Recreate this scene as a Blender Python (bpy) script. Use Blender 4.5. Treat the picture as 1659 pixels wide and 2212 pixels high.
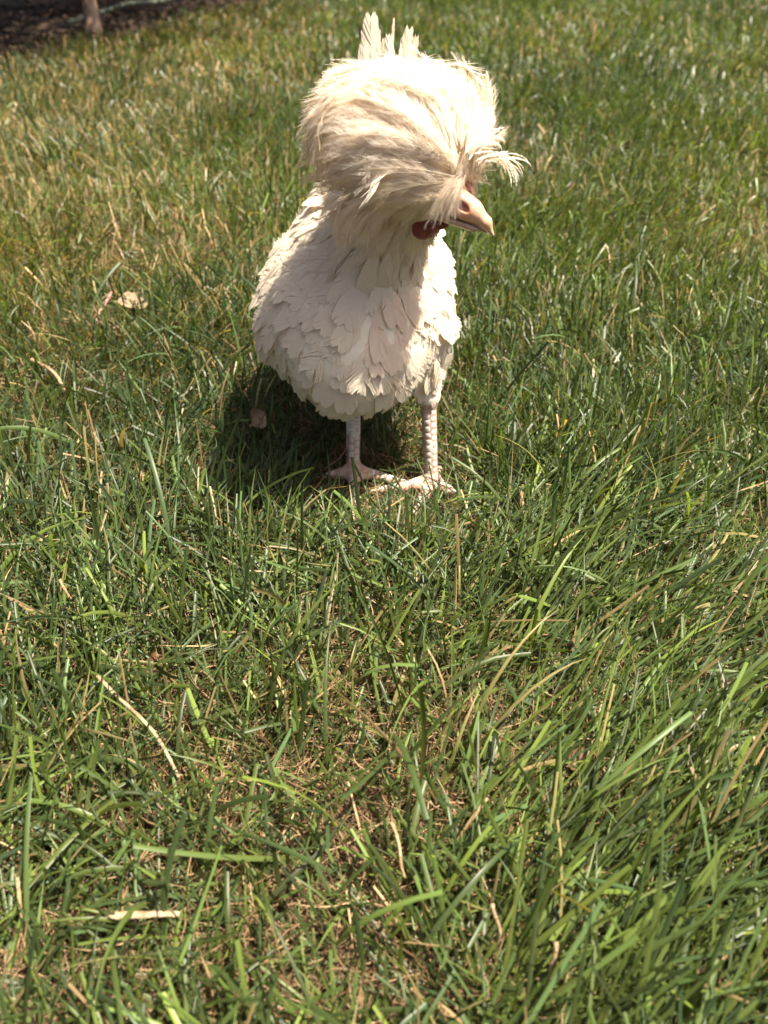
import bpy, math, random
import numpy as np
from mathutils import Matrix, Vector

R = math.radians
for o in list(bpy.data.objects):
    bpy.data.objects.remove(o)
sc = bpy.context.scene
col = sc.collection
rng = np.random.default_rng(7)
random.seed(7)

# ------------------------------------------------------------------ camera
H, PITCH, FPX = 0.5, R(40), 1640.0          # metres, tilt down, focal length in pixels of a 1659x2212 view
cam_d = bpy.data.cameras.new('camera')
cam = bpy.data.objects.new('camera', cam_d)
col.objects.link(cam)
cam.location = (0, 0, H)
cam.rotation_euler = (R(90) - PITCH, 0, 0)
cam_d.sensor_fit = 'VERTICAL'
cam_d.sensor_height = 36
cam_d.sensor_width = 27
cam_d.lens = 18 * FPX / 1106
cam_d.clip_start, cam_d.clip_end = 0.01, 500
cam_d.dof.use_dof = True
cam_d.dof.focus_distance = 0.66
cam_d.dof.aperture_fstop = 6.0
sc.camera = cam

# ------------------------------------------------------------------ light
SUN_EL, SUN_AZ = R(69), R(-4)               # azimuth from +x (right) towards +y (away)
to_sun = Vector((math.cos(SUN_EL) * math.cos(SUN_AZ), math.cos(SUN_EL) * math.sin(SUN_AZ), math.sin(SUN_EL)))
w = bpy.data.worlds.new('World')
sc.world = w
w.use_nodes = True
nt = w.node_tree
nt.nodes.clear()
out = nt.nodes.new('ShaderNodeOutputWorld')
bg = nt.nodes.new('ShaderNodeBackground')
sky = nt.nodes.new('ShaderNodeTexSky')
sky.sky_type = 'NISHITA'
sky.sun_disc = False
sky.sun_elevation = SUN_EL
sky.sun_rotation = math.atan2(to_sun.x, to_sun.y)
sky.air_density, sky.dust_density, sky.ozone_density = 0.5, 7.0, 0.3
bg.inputs['Strength'].default_value = 0.06
nt.links.new(sky.outputs[0], bg.inputs[0])
nt.links.new(bg.outputs[0], out.inputs[0])
sun_d = bpy.data.lights.new('sun', 'SUN')
sun_d.energy = 5.0
sun_d.angle = R(0.55)
sun_d.color = (1.0, 0.90, 0.74)
sun = bpy.data.objects.new('sun', sun_d)
col.objects.link(sun)
sun.rotation_euler = (-to_sun).to_track_quat('-Z', 'Y').to_euler()
sun.location = to_sun * 10

vs = sc.view_settings
vs.view_transform = 'Standard'
vs.look = 'None'
vs.gamma = 1
vs.exposure = 1.5
sc.cycles.use_denoising = True
sc.cycles.max_bounces = 8
sc.cycles.transmission_bounces = 4

# ------------------------------------------------------------------ pixel helpers
CP, SP = math.cos(PITCH), math.sin(PITCH)


def ray(px, py):
    u, v = (px - 829.5) / FPX, (1106 - py) / FPX
    return np.array([u, CP + v * SP, -SP + v * CP])


def atY(px, py, y):
    d = ray(px, py)
    return np.array([0, 0, H]) + d * (y / d[1])


def atZ(px, py, z=0.0):
    d = ray(px, py)
    return np.array([0, 0, H]) + d * ((z - H) / d[2])


# ------------------------------------------------------------------ materials
def new_mat(name):
    m = bpy.data.materials.new(name)
    m.use_nodes = True
    n = m.node_tree
    n.nodes.clear()
    return m, n.nodes, n.links, n.nodes.new('ShaderNodeOutputMaterial')


def ramp(nodes, stops):
    r = nodes.new('ShaderNodeValToRGB')
    el = r.color_ramp.elements
    while len(el) < len(stops):
        el.new(0.5)
    for e, (p, c) in zip(el, stops):
        e.position = p
        e.color = (*c, 1)
    return r


def leafy(name, attr=None, base=(0.1, 0.15, 0.04), trans=0.35, tint=(1.15, 1.15, 0.6), rough=0.45, spec=0.4,
          veins=True, noise=0.0, nscale=300):
    """thin sheet that lets some light through; colour from a colour attribute or a base colour"""
    m, N, L, o = new_mat(name)
    p = N.new('ShaderNodeBsdfPrincipled')
    p.inputs['Roughness'].default_value = rough
    p.inputs['Specular IOR Level'].default_value = spec
    t = N.new('ShaderNodeBsdfTranslucent')
    mx = N.new('ShaderNodeMixShader')
    mx.inputs[0].default_value = trans
    if attr:
        a = N.new('ShaderNodeAttribute')
        a.attribute_name = attr
        c = a.outputs['Color']
    else:
        rgb = N.new('ShaderNodeRGB')
        rgb.outputs[0].default_value = (*base, 1)
        c = rgb.outputs[0]
    if noise:
        tc = N.new('ShaderNodeTexCoord')
        nz = N.new('ShaderNodeTexNoise')
        nz.inputs['Scale'].default_value = nscale
        L.new(tc.outputs['Object'], nz.inputs['Vector'])
        rp = ramp(N, [(0.3, (1 - noise,) * 3), (0.7, (1 + noise,) * 3)])
        L.new(nz.outputs[0], rp.inputs[0])
        mul = N.new('ShaderNodeMix')
        mul.data_type, mul.blend_type = 'RGBA', 'MULTIPLY'
        mul.inputs[0].default_value = 1
        L.new(c, mul.inputs[6])
        L.new(rp.outputs[0], mul.inputs[7])
        c = mul.outputs[2]
    if veins:
        a2 = N.new('ShaderNodeAttribute')
        a2.attribute_name = 'across'
        mt = N.new('ShaderNodeMath')
        mt.operation = 'MULTIPLY'
        mt.inputs[1].default_value = 22.0
        sn = N.new('ShaderNodeMath')
        sn.operation = 'SINE'
        L.new(a2.outputs['Fac'], mt.inputs[0])
        L.new(mt.outputs[0], sn.inputs[0])
        mr = N.new('ShaderNodeMapRange')
        mr.inputs[1].default_value, mr.inputs[2].default_value = -1, 1
        mr.inputs[3].default_value, mr.inputs[4].default_value = 0.82, 1.12
        L.new(sn.outputs[0], mr.inputs[0])
        mul = N.new('ShaderNodeVectorMath')
        mul.operation = 'SCALE'
        L.new(c, mul.inputs[0])
        L.new(mr.outputs[0], mul.inputs['Scale'])
        c = mul.outputs[0]
    tn = N.new('ShaderNodeVectorMath')
    tn.operation = 'MULTIPLY'
    tn.inputs[1].default_value = tint
    L.new(c, tn.inputs[0])
    L.new(c, p.inputs['Base Color'])
    L.new(tn.outputs[0], t.inputs['Color'])
    L.new(p.outputs[0], mx.inputs[1])
    L.new(t.outputs[0], mx.inputs[2])
    L.new(mx.outputs[0], o.inputs[0])
    return m


def solid(name, stops, scale=60, rough=0.6, bump=0.0, bscale=None, spec=0.4, detail=6, sss=0.0, attr=None):
    m, N, L, o = new_mat(name)
    p = N.new('ShaderNodeBsdfPrincipled')
    p.inputs['Roughness'].default_value = rough
    p.inputs['Specular IOR Level'].default_value = spec
    tc = N.new('ShaderNodeTexCoord')
    nz = N.new('ShaderNodeTexNoise')
    nz.inputs['Scale'].default_value = scale
    nz.inputs['Detail'].default_value = detail
    L.new(tc.outputs['Object'], nz.inputs['Vector'])
    rp = ramp(N, stops)
    L.new(nz.outputs[0], rp.inputs[0])
    c = rp.outputs[0]
    if attr:
        a = N.new('ShaderNodeAttribute')
        a.attribute_name = attr
        mul = N.new('ShaderNodeMix')
        mul.data_type, mul.blend_type = 'RGBA', 'MULTIPLY'
        mul.inputs[0].default_value = 1
        L.new(a.outputs['Color'], mul.inputs[6])
        L.new(c, mul.inputs[7])
        c = mul.outputs[2]
    L.new(c, p.inputs['Base Color'])
    if sss:
        p.inputs['Subsurface Weight'].default_value = sss
        p.inputs['Subsurface Radius'].default_value = (0.006, 0.002, 0.001)
        p.inputs['Subsurface Scale'].default_value = 0.5
    if bump:
        n2 = N.new('ShaderNodeTexNoise')
        n2.inputs['Scale'].default_value = bscale or scale * 3
        n2.inputs['Detail'].default_value = 8
        L.new(tc.outputs['Object'], n2.inputs['Vector'])
        b = N.new('ShaderNodeBump')
        b.inputs['Strength'].default_value = bump
        b.inputs['Distance'].default_value = 0.004
        L.new(n2.outputs[0], b.inputs['Height'])
        L.new(b.outputs[0], p.inputs['Normal'])
    L.new(p.outputs[0], o.inputs[0])
    return m


M = {}
M['grass'] = leafy('grass_blade', attr='col', trans=0.38, tint=(1.4, 1.4, 0.45), rough=0.40, spec=0.38)
M['thatch'] = leafy('dry_thatch', attr='col', trans=0.15, tint=(1, 0.9, 0.7), rough=0.7, spec=0.2, veins=False)
M['straw'] = solid('straw', [(0.3, (0.20, 0.12, 0.06)), (0.5, (0.32, 0.22, 0.12)), (0.75, (0.42, 0.32, 0.20))], 90, 0.6, 0.5, 400)
M['pale_straw'] = solid('pale_straw', [(0.35, (0.22, 0.15, 0.08)), (0.5, (0.36, 0.27, 0.16)), (0.68, (0.46, 0.37, 0.25))], 90, 0.55, 0.5, 400)
M['twig'] = solid('reddish_twig', [(0.3, (0.22, 0.10, 0.08)), (0.7, (0.42, 0.24, 0.20))], 120, 0.6, 0.4, 500)
M['tan_leaf'] = solid('tan_leaf', [(0.3, (0.20, 0.14, 0.08)), (0.7, (0.34, 0.25, 0.16))], 90, 0.6, 0.4, 300)
M['brown_leaf'] = solid('brown_leaf', [(0.3, (0.09, 0.045, 0.022)), (0.7, (0.20, 0.11, 0.06))], 90, 0.55, 0.4, 300)
M['feather'] = leafy('white_feather', base=(0.78, 0.715, 0.60), trans=0.30, tint=(1.05, 0.88, 0.68), rough=0.6, spec=0.25,
                     veins=False, noise=0.05, nscale=60)
M['crest'] = leafy('crest_feather', base=(0.95, 0.91, 0.84), trans=0.50, tint=(1.04, 0.90, 0.70), rough=0.6, spec=0.2,
                   veins=False, noise=0.05, nscale=60)
M['sun_tint'] = leafy('sun_tinted_feather', base=(0.79, 0.68, 0.55), trans=0.30, tint=(1.05, 0.86, 0.66), rough=0.6, spec=0.25,
                  veins=False, noise=0.05, nscale=60)  # warmer feather colour standing in for sun filtered through the crest
M['down'] = leafy('body_down', base=(0.77, 0.705, 0.59), trans=0.05, tint=(1, 0.9, 0.75), rough=0.9, spec=0.1, veins=False, noise=0.06, nscale=80)
M['leg_skin'] = solid('leg_skin', [(0.3, (0.42, 0.26, 0.20)), (0.7, (0.58, 0.41, 0.34))], 150, 0.55, 0.3, 900, sss=0.15)
M['scale'] = solid('leg_scale', [(0.3, (0.46, 0.38, 0.33)), (0.45, (0.60, 0.52, 0.46)), (0.7, (0.72, 0.65, 0.59))], 120, 0.5, 0.2, 1500)
M['claw'] = solid('claw', [(0.3, (0.55, 0.42, 0.34)), (0.7, (0.70, 0.58, 0.47))], 200, 0.35)
M['beak'] = solid('beak_horn', [(0.3, (0.92, 0.92, 0.92)), (0.7, (1, 1, 1))], 200, 0.38, 0.12, 900, sss=0.1, attr='col')
M['wattle'] = solid('wattle_skin', [(0.3, (0.15, 0.028, 0.03)), (0.7, (0.24, 0.05, 0.05))], 300, 0.55, 0.5, 1200, sss=0.1)
M['face'] = solid('face_skin', [(0.3, (0.34, 0.15, 0.11)), (0.7, (0.50, 0.27, 0.20))], 250, 0.55, 0.6, 900, sss=0.1)
M['dark'] = solid('dark_pit', [(0.3, (0.10, 0.03, 0.02)), (0.7, (0.16, 0.06, 0.04))], 300, 0.6)
M['eye'] = solid('eye_orange', [(0.3, (0.30, 0.10, 0.02)), (0.7, (0.45, 0.18, 0.03))], 300, 0.1)
M['pupil'] = solid('eye_pupil', [(0.3, (0.01, 0.01, 0.01)), (0.7, (0.02, 0.02, 0.02))], 300, 0.05)
M['bark'] = solid('bark', [(0.35, (0.20, 0.12, 0.08)), (0.55, (0.36, 0.25, 0.18)), (0.7, (0.48, 0.38, 0.30))], 40, 0.8, 0.9, 120)
M['needle'] = leafy('shade_shrub_leaf', attr='col', trans=0.2, tint=(1.2, 1.2, 0.5), rough=0.5, spec=0.3, veins=False)
M['hose'] = solid('hose_rubber', [(0.3, (0.10, 0.12, 0.09)), (0.7, (0.16, 0.18, 0.13))], 20, 0.45)
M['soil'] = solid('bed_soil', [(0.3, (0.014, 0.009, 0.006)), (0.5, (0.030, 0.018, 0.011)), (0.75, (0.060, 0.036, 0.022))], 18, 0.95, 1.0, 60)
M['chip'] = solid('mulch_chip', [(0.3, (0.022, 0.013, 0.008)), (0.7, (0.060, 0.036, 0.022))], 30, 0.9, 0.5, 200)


def ground_mat():
    m, N, L, o = new_mat('lawn_soil')
    p = N.new('ShaderNodeBsdfPrincipled')
    p.inputs['Roughness'].default_value = 0.95
    p.inputs['Specular IOR Level'].default_value = 0.1
    tc = N.new('ShaderNodeTexCoord')
    n1 = N.new('ShaderNodeTexNoise')
    n1.inputs['Scale'].default_value = 45
    n1.inputs['Detail'].default_value = 8
    L.new(tc.outputs['Object'], n1.inputs['Vector'])
    r1 = ramp(N, [(0.3, (0.030, 0.020, 0.012)), (0.5, (0.085, 0.058, 0.032)), (0.7, (0.17, 0.12, 0.07))])
    L.new(n1.outputs[0], r1.inputs[0])
    r2 = ramp(N, [(0.3, (0.045, 0.065, 0.022)), (0.5, (0.085, 0.11, 0.035)), (0.7, (0.15, 0.15, 0.06))])
    L.new(n1.outputs[0], r2.inputs[0])
    ln = N.new('ShaderNodeVectorMath')
    ln.operation = 'LENGTH'
    L.new(tc.outputs['Object'], ln.inputs[0])
    mr = N.new('ShaderNodeMapRange')
    mr.inputs[1].default_value, mr.inputs[2].default_value = 4.5, 8.0
    L.new(ln.outputs['Value'], mr.inputs[0])
    mx = N.new('ShaderNodeMix')
    mx.data_type = 'RGBA'
    L.new(mr.outputs[0], mx.inputs[0])
    L.new(r1.outputs[0], mx.inputs[6])
    L.new(r2.outputs[0], mx.inputs[7])
    L.new(mx.outputs[2], p.inputs['Base Color'])
    b = N.new('ShaderNodeBump')
    b.inputs['Strength'].default_value = 0.9
    b.inputs['Distance'].default_value = 0.01
    n2 = N.new('ShaderNodeTexNoise')
    n2.inputs['Scale'].default_value = 140
    n2.inputs['Detail'].default_value = 8
    L.new(tc.outputs['Object'], n2.inputs['Vector'])
    L.new(n2.outputs[0], b.inputs['Height'])
    L.new(b.outputs[0], p.inputs['Normal'])
    L.new(p.outputs[0], o.inputs[0])
    return m


M['ground'] = ground_mat()


# ------------------------------------------------------------------ mesh helpers
def np_mesh(name, V, F, mats, smooth=True, cols=None, across=None, mat_idx=None, nrm=None):
    """V (n,3); F list of arrays, each (m,3) or (m,4)"""
    me = bpy.data.meshes.new(name)
    V = np.asarray(V, np.float32)
    Fs = [np.asarray(f, np.int32) for f in (F if isinstance(F, (list, tuple)) else [F]) if len(f)]
    loops = np.concatenate([f.ravel() for f in Fs])
    tot = np.concatenate([np.full(len(f), f.shape[1], np.int32) for f in Fs])
    start = np.concatenate([[0], np.cumsum(tot)[:-1]]).astype(np.int32)
    me.vertices.add(len(V))
    me.vertices.foreach_set('co', V.ravel())
    me.loops.add(len(loops))
    me.loops.foreach_set('vertex_index', loops)
    me.polygons.add(len(tot))
    me.polygons.foreach_set('loop_start', start)
    try:
        me.polygons.foreach_set('loop_total', tot)
    except Exception:
        pass
    for m in mats:
        me.materials.append(m)
    if mat_idx is not None:
        me.polygons.foreach_set('material_index', np.asarray(mat_idx, np.int32))
    me.polygons.foreach_set('use_smooth', np.full(len(tot), smooth, bool))
    if cols is not None:
        a = me.attributes.new('col', 'FLOAT_COLOR', 'POINT')
        c4 = np.ones((len(V), 4), np.float32)
        c4[:, :3] = cols
        a.data.foreach_set('color', c4.ravel())
    if across is not None:
        a = me.attributes.new('across', 'FLOAT', 'POINT')
        a.data.foreach_set('value', np.asarray(across, np.float32).ravel())
    me.update(calc_edges=True)
    if nrm is not None:
        me.normals_split_custom_set_from_vertices(np.asarray(nrm, np.float32))
    return me


def link(name, me, parent=None, label=None, cat=None, group=None, kind=None):
    o = bpy.data.objects.new(name, me)
    col.objects.link(o)
    if parent is not None:
        o.parent = parent
    if label:
        o['label'] = label
    if cat:
        o['category'] = cat
    if group:
        o['group'] = group
    if kind:
        o['kind'] = kind
    return o


def unit(v):
    v = np.asarray(v, float)
    return v / np.maximum(np.linalg.norm(v, axis=-1, keepdims=True), 1e-9)


class VNoise:
    """cheap smooth 2-D noise in about -1..1"""
    def __init__(self, seed, freq, n=10):
        r = np.random.default_rng(seed)
        a = r.uniform(0, 2 * np.pi, n)
        f = freq * r.uniform(0.5, 1.8, n)
        self.kx, self.ky, self.ph = f * np.cos(a), f * np.sin(a), r.uniform(0, 6.28, n)

    def __call__(self, x, y):
        s = np.zeros_like(x)
        for kx, ky, ph in zip(self.kx, self.ky, self.ph):
            s += np.sin(kx * x + ky * y + ph)
        return s / math.sqrt(len(self.kx)) * 0.9


def tube(path, radii, sides=8, cap=True):
    path = np.asarray(path, float)
    n = len(path)
    T = unit(np.gradient(path, axis=0))
    ref = np.array([0, 0, 1.0]) if abs(T[0][2]) < 0.9 else np.array([1.0, 0, 0])
    V, F = [], []
    for k in range(n):
        a = unit(np.cross(T[k], ref))
        b = np.cross(a, T[k])
        for j in range(sides):
            t = 2 * math.pi * j / sides
            V.append(path[k] + radii[k] * (math.cos(t) * a + math.sin(t) * b))
    for k in range(n - 1):
        for j in range(sides):
            j2 = (j + 1) % sides
            F.append((k * sides + j, k * sides + j2, (k + 1) * sides + j2, (k + 1) * sides + j))
    V, F = np.array(V), np.array(F)
    T3 = []
    if cap:
        c0, c1 = len(V), len(V) + 1
        V = np.vstack([V, path[0], path[-1]])
        for j in range(sides):
            j2 = (j + 1) % sides
            T3.append((c0, j2, j))
            T3.append((c1, (n - 1) * sides + j, (n - 1) * sides + j2))
    return V, F, np.array(T3).reshape(-1, 3)


# ------------------------------------------------------------------ signed-distance sculpting
def d_cap(p, a, b, ra, rb):
    a, b = np.asarray(a, np.float32), np.asarray(b, np.float32)
    ab = b - a
    h = np.clip(((p - a) @ ab) / (ab @ ab), 0, 1)
    return np.linalg.norm(p - a - h[..., None] * ab, axis=-1) - (ra + (rb - ra) * h)


def d_ell(p, c, r, rot=None):
    q = p - np.asarray(c, np.float32)
    if rot is not None:
        q = q @ np.asarray(rot, np.float32)
    r = np.asarray(r, np.float32)
    k0 = np.linalg.norm(q / r, axis=-1)
    k1 = np.linalg.norm(q / (r * r), axis=-1)
    return k0 * (k0 - 1) / np.maximum(k1, 1e-6)


def smin(a, b, k):
    h = np.clip(0.5 + 0.5 * (b - a) / k, 0, 1)
    return b + (a - b) * h - k * h * (1 - h)


def smax(a, b, k):
    return -smin(-a, -b, k)


def surface_nets(fn, lo, hi, h):
    lo, hi = np.asarray(lo, float), np.asarray(hi, float)
    n = np.ceil((hi - lo) / h).astype(int) + 1
    ax = [lo[i] + h * np.arange(n[i]) for i in range(3)]
    f = np.empty(n, np.float32)
    for i in range(n[0]):                      # slice by slice keeps memory low
        Y, Z = np.meshgrid(ax[1], ax[2], indexing='ij')
        f[i] = fn(np.stack([np.full_like(Y, ax[0][i]), Y, Z], -1).astype(np.float32))
    s = f < 0
    c = [n[0] - 1, n[1] - 1, n[2] - 1]
    cs = lambda A, d: A[d[0]:d[0] + c[0], d[1]:d[1] + c[1], d[2]:d[2] + c[2]]
    corners = [(i, j, k) for i in (0, 1) for j in (0, 1) for k in (0, 1)]
    cnt = sum(cs(s, d).astype(np.int8) for d in corners)
    mask = (cnt > 0) & (cnt < 8)
    idx = np.full(c, -1, np.int64)
    idx[mask] = np.arange(mask.sum())
    I = np.argwhere(mask)
    acc, num = np.zeros((len(I), 3)), np.zeros(len(I))
    for d in corners:
        for a in range(3):
            if d[a]:
                continue
            e = list(d)
            e[a] = 1
            f0 = f[I[:, 0] + d[0], I[:, 1] + d[1], I[:, 2] + d[2]]
            f1 = f[I[:, 0] + e[0], I[:, 1] + e[1], I[:, 2] + e[2]]
            x = (f0 < 0) != (f1 < 0)
            t = np.where(x, f0 / np.where(x, f0 - f1, 1), 0)
            pos = np.tile(np.array(d, float), (len(I), 1))
            pos[:, a] += t
            acc[x] += pos[x]
            num[x] += 1
    V = lo + h * (I + acc / num[:, None])
    Q = []
    for a in range(3):
        b, g = (a + 1) % 3, (a + 2) % 3
        s0 = s.take(range(n[a] - 1), a)
        s1 = s.take(range(1, n[a]), a)
        P = np.argwhere(s0 != s1)
        P = P[(P[:, b] > 0) & (P[:, g] > 0) & (P[:, b] < c[b]) & (P[:, g] < c[g])]
        ids = []
        for db, dg in ((-1, -1), (0, -1), (0, 0), (-1, 0)):
            q = P.copy()
            q[:, b] += db
            q[:, g] += dg
            ids.append(idx[q[:, 0], q[:, 1], q[:, 2]])
        q = np.stack(ids, 1)
        inside = s[P[:, 0], P[:, 1], P[:, 2]]
        q[~inside] = q[~inside][:, ::-1]
        Q.append(q)
    return V, np.concatenate(Q)


def sdf_normal(fn, P, e=0.001):
    P = np.asarray(P, np.float32)
    g = np.stack([fn(P + np.eye(3, dtype=np.float32)[i] * e) - fn(P - np.eye(3, dtype=np.float32)[i] * e) for i in range(3)], -1)
    return unit(g)


# ================================================================== SETTING
# ground sheet
gv = np.array([(-60, -60, 0), (60, -60, 0), (60, 60, 0), (-60, 60, 0)], float)
link('ground', np_mesh('ground', gv, np.array([[0, 1, 2, 3]]), [M['ground']]), kind='structure')

# bare bed behind the lawn's far left edge
E0, E1 = np.array([-1.22, 3.05]), np.array([-0.70, 4.24])        # points on the lawn's edge
ED = (E1 - E0) / np.linalg.norm(E1 - E0)
EN = np.array([-ED[1], ED[0]])                                    # pointing into the bed
edge_noise = VNoise(5, 9.0)


def bed_side(x, y):
    """> 0 inside the bed"""
    return (x - E0[0]) * EN[0] + (y - E0[1]) * EN[1] + 0.05 * edge_noise(x, y)


def make_bed():
    na, nb = 120, 40
    V = []
    bn, bn2 = VNoise(11, 7.0), VNoise(12, 25.0)
    for i in range(na):
        for j in range(nb):
            a = -2.5 + 8.0 * i / (na - 1)
            b = -0.04 + 2.6 * (j / (nb - 1)) ** 1.3
            p = E0 + ED * a + EN * b
            p = p + EN * 0.04 * edge_noise(np.array([p[0]]), np.array([p[1]]))[0] * (1 if j < 4 else 0)
            z = 0.006 + min(1, b / 0.25) * (0.035 + 0.02 * bn(np.array([p[0]]), np.array([p[1]]))[0] + 0.008 * bn2(np.array([p[0]]), np.array([p[1]]))[0])
            V.append((p[0], p[1], max(z, 0.005) if b > 0 else 0.004))
    F = [(i * nb + j, (i + 1) * nb + j, (i + 1) * nb + j + 1, i * nb + j + 1) for i in range(na - 1) for j in range(nb - 1)]
    F = np.array(F)[:, ::-1]
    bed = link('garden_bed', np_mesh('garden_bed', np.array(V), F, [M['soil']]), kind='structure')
    # bark chips and litter on the bed
    n = 2600
    a, b = rng.uniform(-1.2, 3.2, n), 0.02 + 1.6 * rng.uniform(0, 1, n) ** 1.5
    P = E0 + a[:, None] * ED + b[:, None] * EN
    base = np.zeros((n, 3))
    base[:, :2] = P
    base[:, 2] = 0.035 + 0.02 * bn(P[:, 0], P[:, 1]) * np.minimum(1, b / .25) + rng.uniform(0, 0.01, n)
    L = rng.uniform(0.01, 0.045, n)
    W = rng.uniform(0.004, 0.014, n)
    az = rng.uniform(0, 6.28, n)
    el = rng.normal(0, 0.25, n)
    d = np.stack([np.cos(az) * np.cos(el), np.sin(az) * np.cos(el), np.sin(el)], 1)
    s = np.stack([-np.sin(az), np.cos(az), rng.normal(0, .3, n)], 1)
    up = np.cross(d, s)
    q = []
    for zz in (0.0, 1.0):
        for sx, sy in ((-1, -1), (1, -0.7), (1, 0.8), (-1, 1)):
            q.append(base + d * (L * sx / 2)[:, None] + s * (W * sy / 2)[:, None] + up * 0.004 * zz)
    V = np.stack(q, 1).reshape(-1, 3)
    k = np.arange(n)[:, None] * 8
    F = np.concatenate([k + np.array(f) for f in ([3, 2, 1, 0], [4, 5, 6, 7], [0, 1, 5, 4], [1, 2, 6, 5], [2, 3, 7, 6], [3, 0, 4, 7])])
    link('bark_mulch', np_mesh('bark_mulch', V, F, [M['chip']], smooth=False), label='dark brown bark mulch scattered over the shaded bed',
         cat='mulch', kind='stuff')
    return bn


bed_noise = make_bed()


# added shrubs with crowns out of view, put there to shade the bed
def shrub(loc, hgt, rad, trunk_path, trunk_r, label, seed, zlow=0.24):
    r = np.random.default_rng(seed)
    root = link('shade_shrub', None, label=label, cat='shrub', group='added shade shrubs along the bed')
    root.location = loc
    tp = np.array(trunk_path, float)
    n = 14
    ts = np.linspace(0, 1, n)
    path = np.stack([np.interp(ts, np.linspace(0, 1, len(tp)), tp[:, i]) for i in range(3)], 1)
    path[:, :2] += r.normal(0, 0.004, (n, 2))
    rad_t = trunk_r * (1.25 - 0.85 * ts) * r.uniform(0.92, 1.1, n)
    V, Q, T = tube(path, rad_t, 12)
    V += r.normal(0, 0.0012, V.shape)
    tk = link('trunk', np_mesh('trunk', V, [Q, T], [M['bark']]), root)
    top = path[-1]
    for k in range(9):
        z0 = 0.22 + 0.6 * k / 9
        i0 = min(n - 1, int(z0 * n))
        a = r.uniform(0, 6.28)
        ln = rad * r.uniform(0.5, 0.85)
        p0 = path[i0]
        bp = np.array([p0 + (np.array([math.cos(a), math.sin(a), 0.35]) * ln * t + np.array([0, 0, 0.1 * t * t])) for t in np.linspace(0, 1, 6)])
        V, Q, T = tube(bp, np.linspace(trunk_r * 0.4, 0.004, 6), 6)
        link('limb', np_mesh('limb', V, [Q, T], [M['bark']]), tk)
    # unseen crown, added for its shade: leaf sprays in clumps
    nc = 115
    cz = r.uniform(0.05, 1, nc)
    cr = rad * np.sqrt(r.uniform(0.05, 1, nc)) * (1.05 - 0.75 * cz ** 1.6)
    ca = r.uniform(0, 6.28, nc)
    C = np.stack([cr * np.cos(ca), cr * np.sin(ca), zlow + 0.04 + cz * (hgt - zlow)], 1)
    per = 110
    m = nc * per
    P = np.repeat(C, per, 0) + r.normal(0, 1, (m, 3)) * np.array([0.10, 0.10, 0.065])
    P[:, 2] = np.maximum(P[:, 2], zlow + r.uniform(0, 0.03, m))
    d = unit(r.normal(0, 1, (m, 3)) + 0.8 * unit(P - np.array([0, 0, hgt * 0.4])))
    s = unit(np.cross(d, r.normal(0, 1, (m, 3))))
    L, W = r.uniform(0.03, 0.06, m), r.uniform(0.007, 0.013, m)
    q = [P, P + d * (L * .5)[:, None] + s * W[:, None], P + d * L[:, None], P + d * (L * .5)[:, None] - s * W[:, None]]
    V = np.stack(q, 1).reshape(-1, 3)
    F = np.arange(m)[:, None] * 4 + np.arange(4)
    sh = r.uniform(0.6, 1.3, m)[:, None] * np.array([0.035, 0.06, 0.02])
    link('crown', np_mesh('crown', V, F, [M['needle']], smooth=False, cols=np.repeat(sh, 4, 0)), root)  # added crown out of view, there for its shade
    return root


def bed_xy(a, b):
    p = E0 + ED * a + EN * b
    return (p[0], p[1], 0.0)


tb = atZ(205, 97)
tt = atY(187, -40, 3.46)
tvec = tt - tb
shrub((tb[0], tb[1], 0), 2.1, 0.85, [(0, 0, -0.02), tvec, (tvec[0] * 1.6 - .02, tvec[1], 0.6), (-0.12, 0.05, 1.5)], 0.026,
      'thin leaning trunk at the far left lawn edge under an added shade crown', 1)
shrub(bed_xy(1.25, 0.42), 2.2, 0.85, [(0, 0, -0.02), (0.01, 0, .5), (0.04, .03, 1.5)], 0.03,
      'added shade shrub in the bed just beyond the thin leaning trunk', 2)
shrub(bed_xy(-0.55, 0.55), 2.0, 0.8, [(0, 0, -0.02), (0.02, 0, .5), (0.0, .03, 1.4)], 0.03,
      'added shade shrub of the bed nearest the camera on the left', 3)
shrub(bed_xy(2.35, 0.35), 2.3, 0.9, [(0, 0, -0.02), (0.01, 0, .5), (0.04, .03, 1.5)], 0.03,
      'farthest added shade shrub of the row in the bed', 4)
shrub(bed_xy(0.55, 1.15), 2.4, 0.95, [(0, 0, -0.02), (0.02, 0, .5), (-0.04, .03, 1.5)], 0.035,
      'tall added shade shrub at the back of the dark bed', 5)


def hose():
    pts = [atZ(p, q, 0.03) for p, q in ((150, 62), (200, 44), (256, 28), (310, 20), (370, 10), (435, 0), (520, -14), (640, -20))]
    pts = np.array(pts)
    t = np.linspace(0, 1, 60)
    path = np.stack([np.interp(t, np.linspace(0, 1, len(pts)), pts[:, i]) for i in range(3)], 1)
    for _ in range(6):
        path[1:-1] = (path[:-2] + 2 * path[1:-1] + path[2:]) / 4
    path[:, 2] = 0.05 + 0.02 * np.maximum(0, bed_noise(path[:, 0], path[:, 1]))
    V, Q, T = tube(path, np.full(60, 0.010), 10)
    link('garden_hose', np_mesh('garden_hose', V, [Q, T], [M['hose']]), label='grey-green hose lying across the dark bed edge at the top left', cat='hose')


hose()

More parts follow.
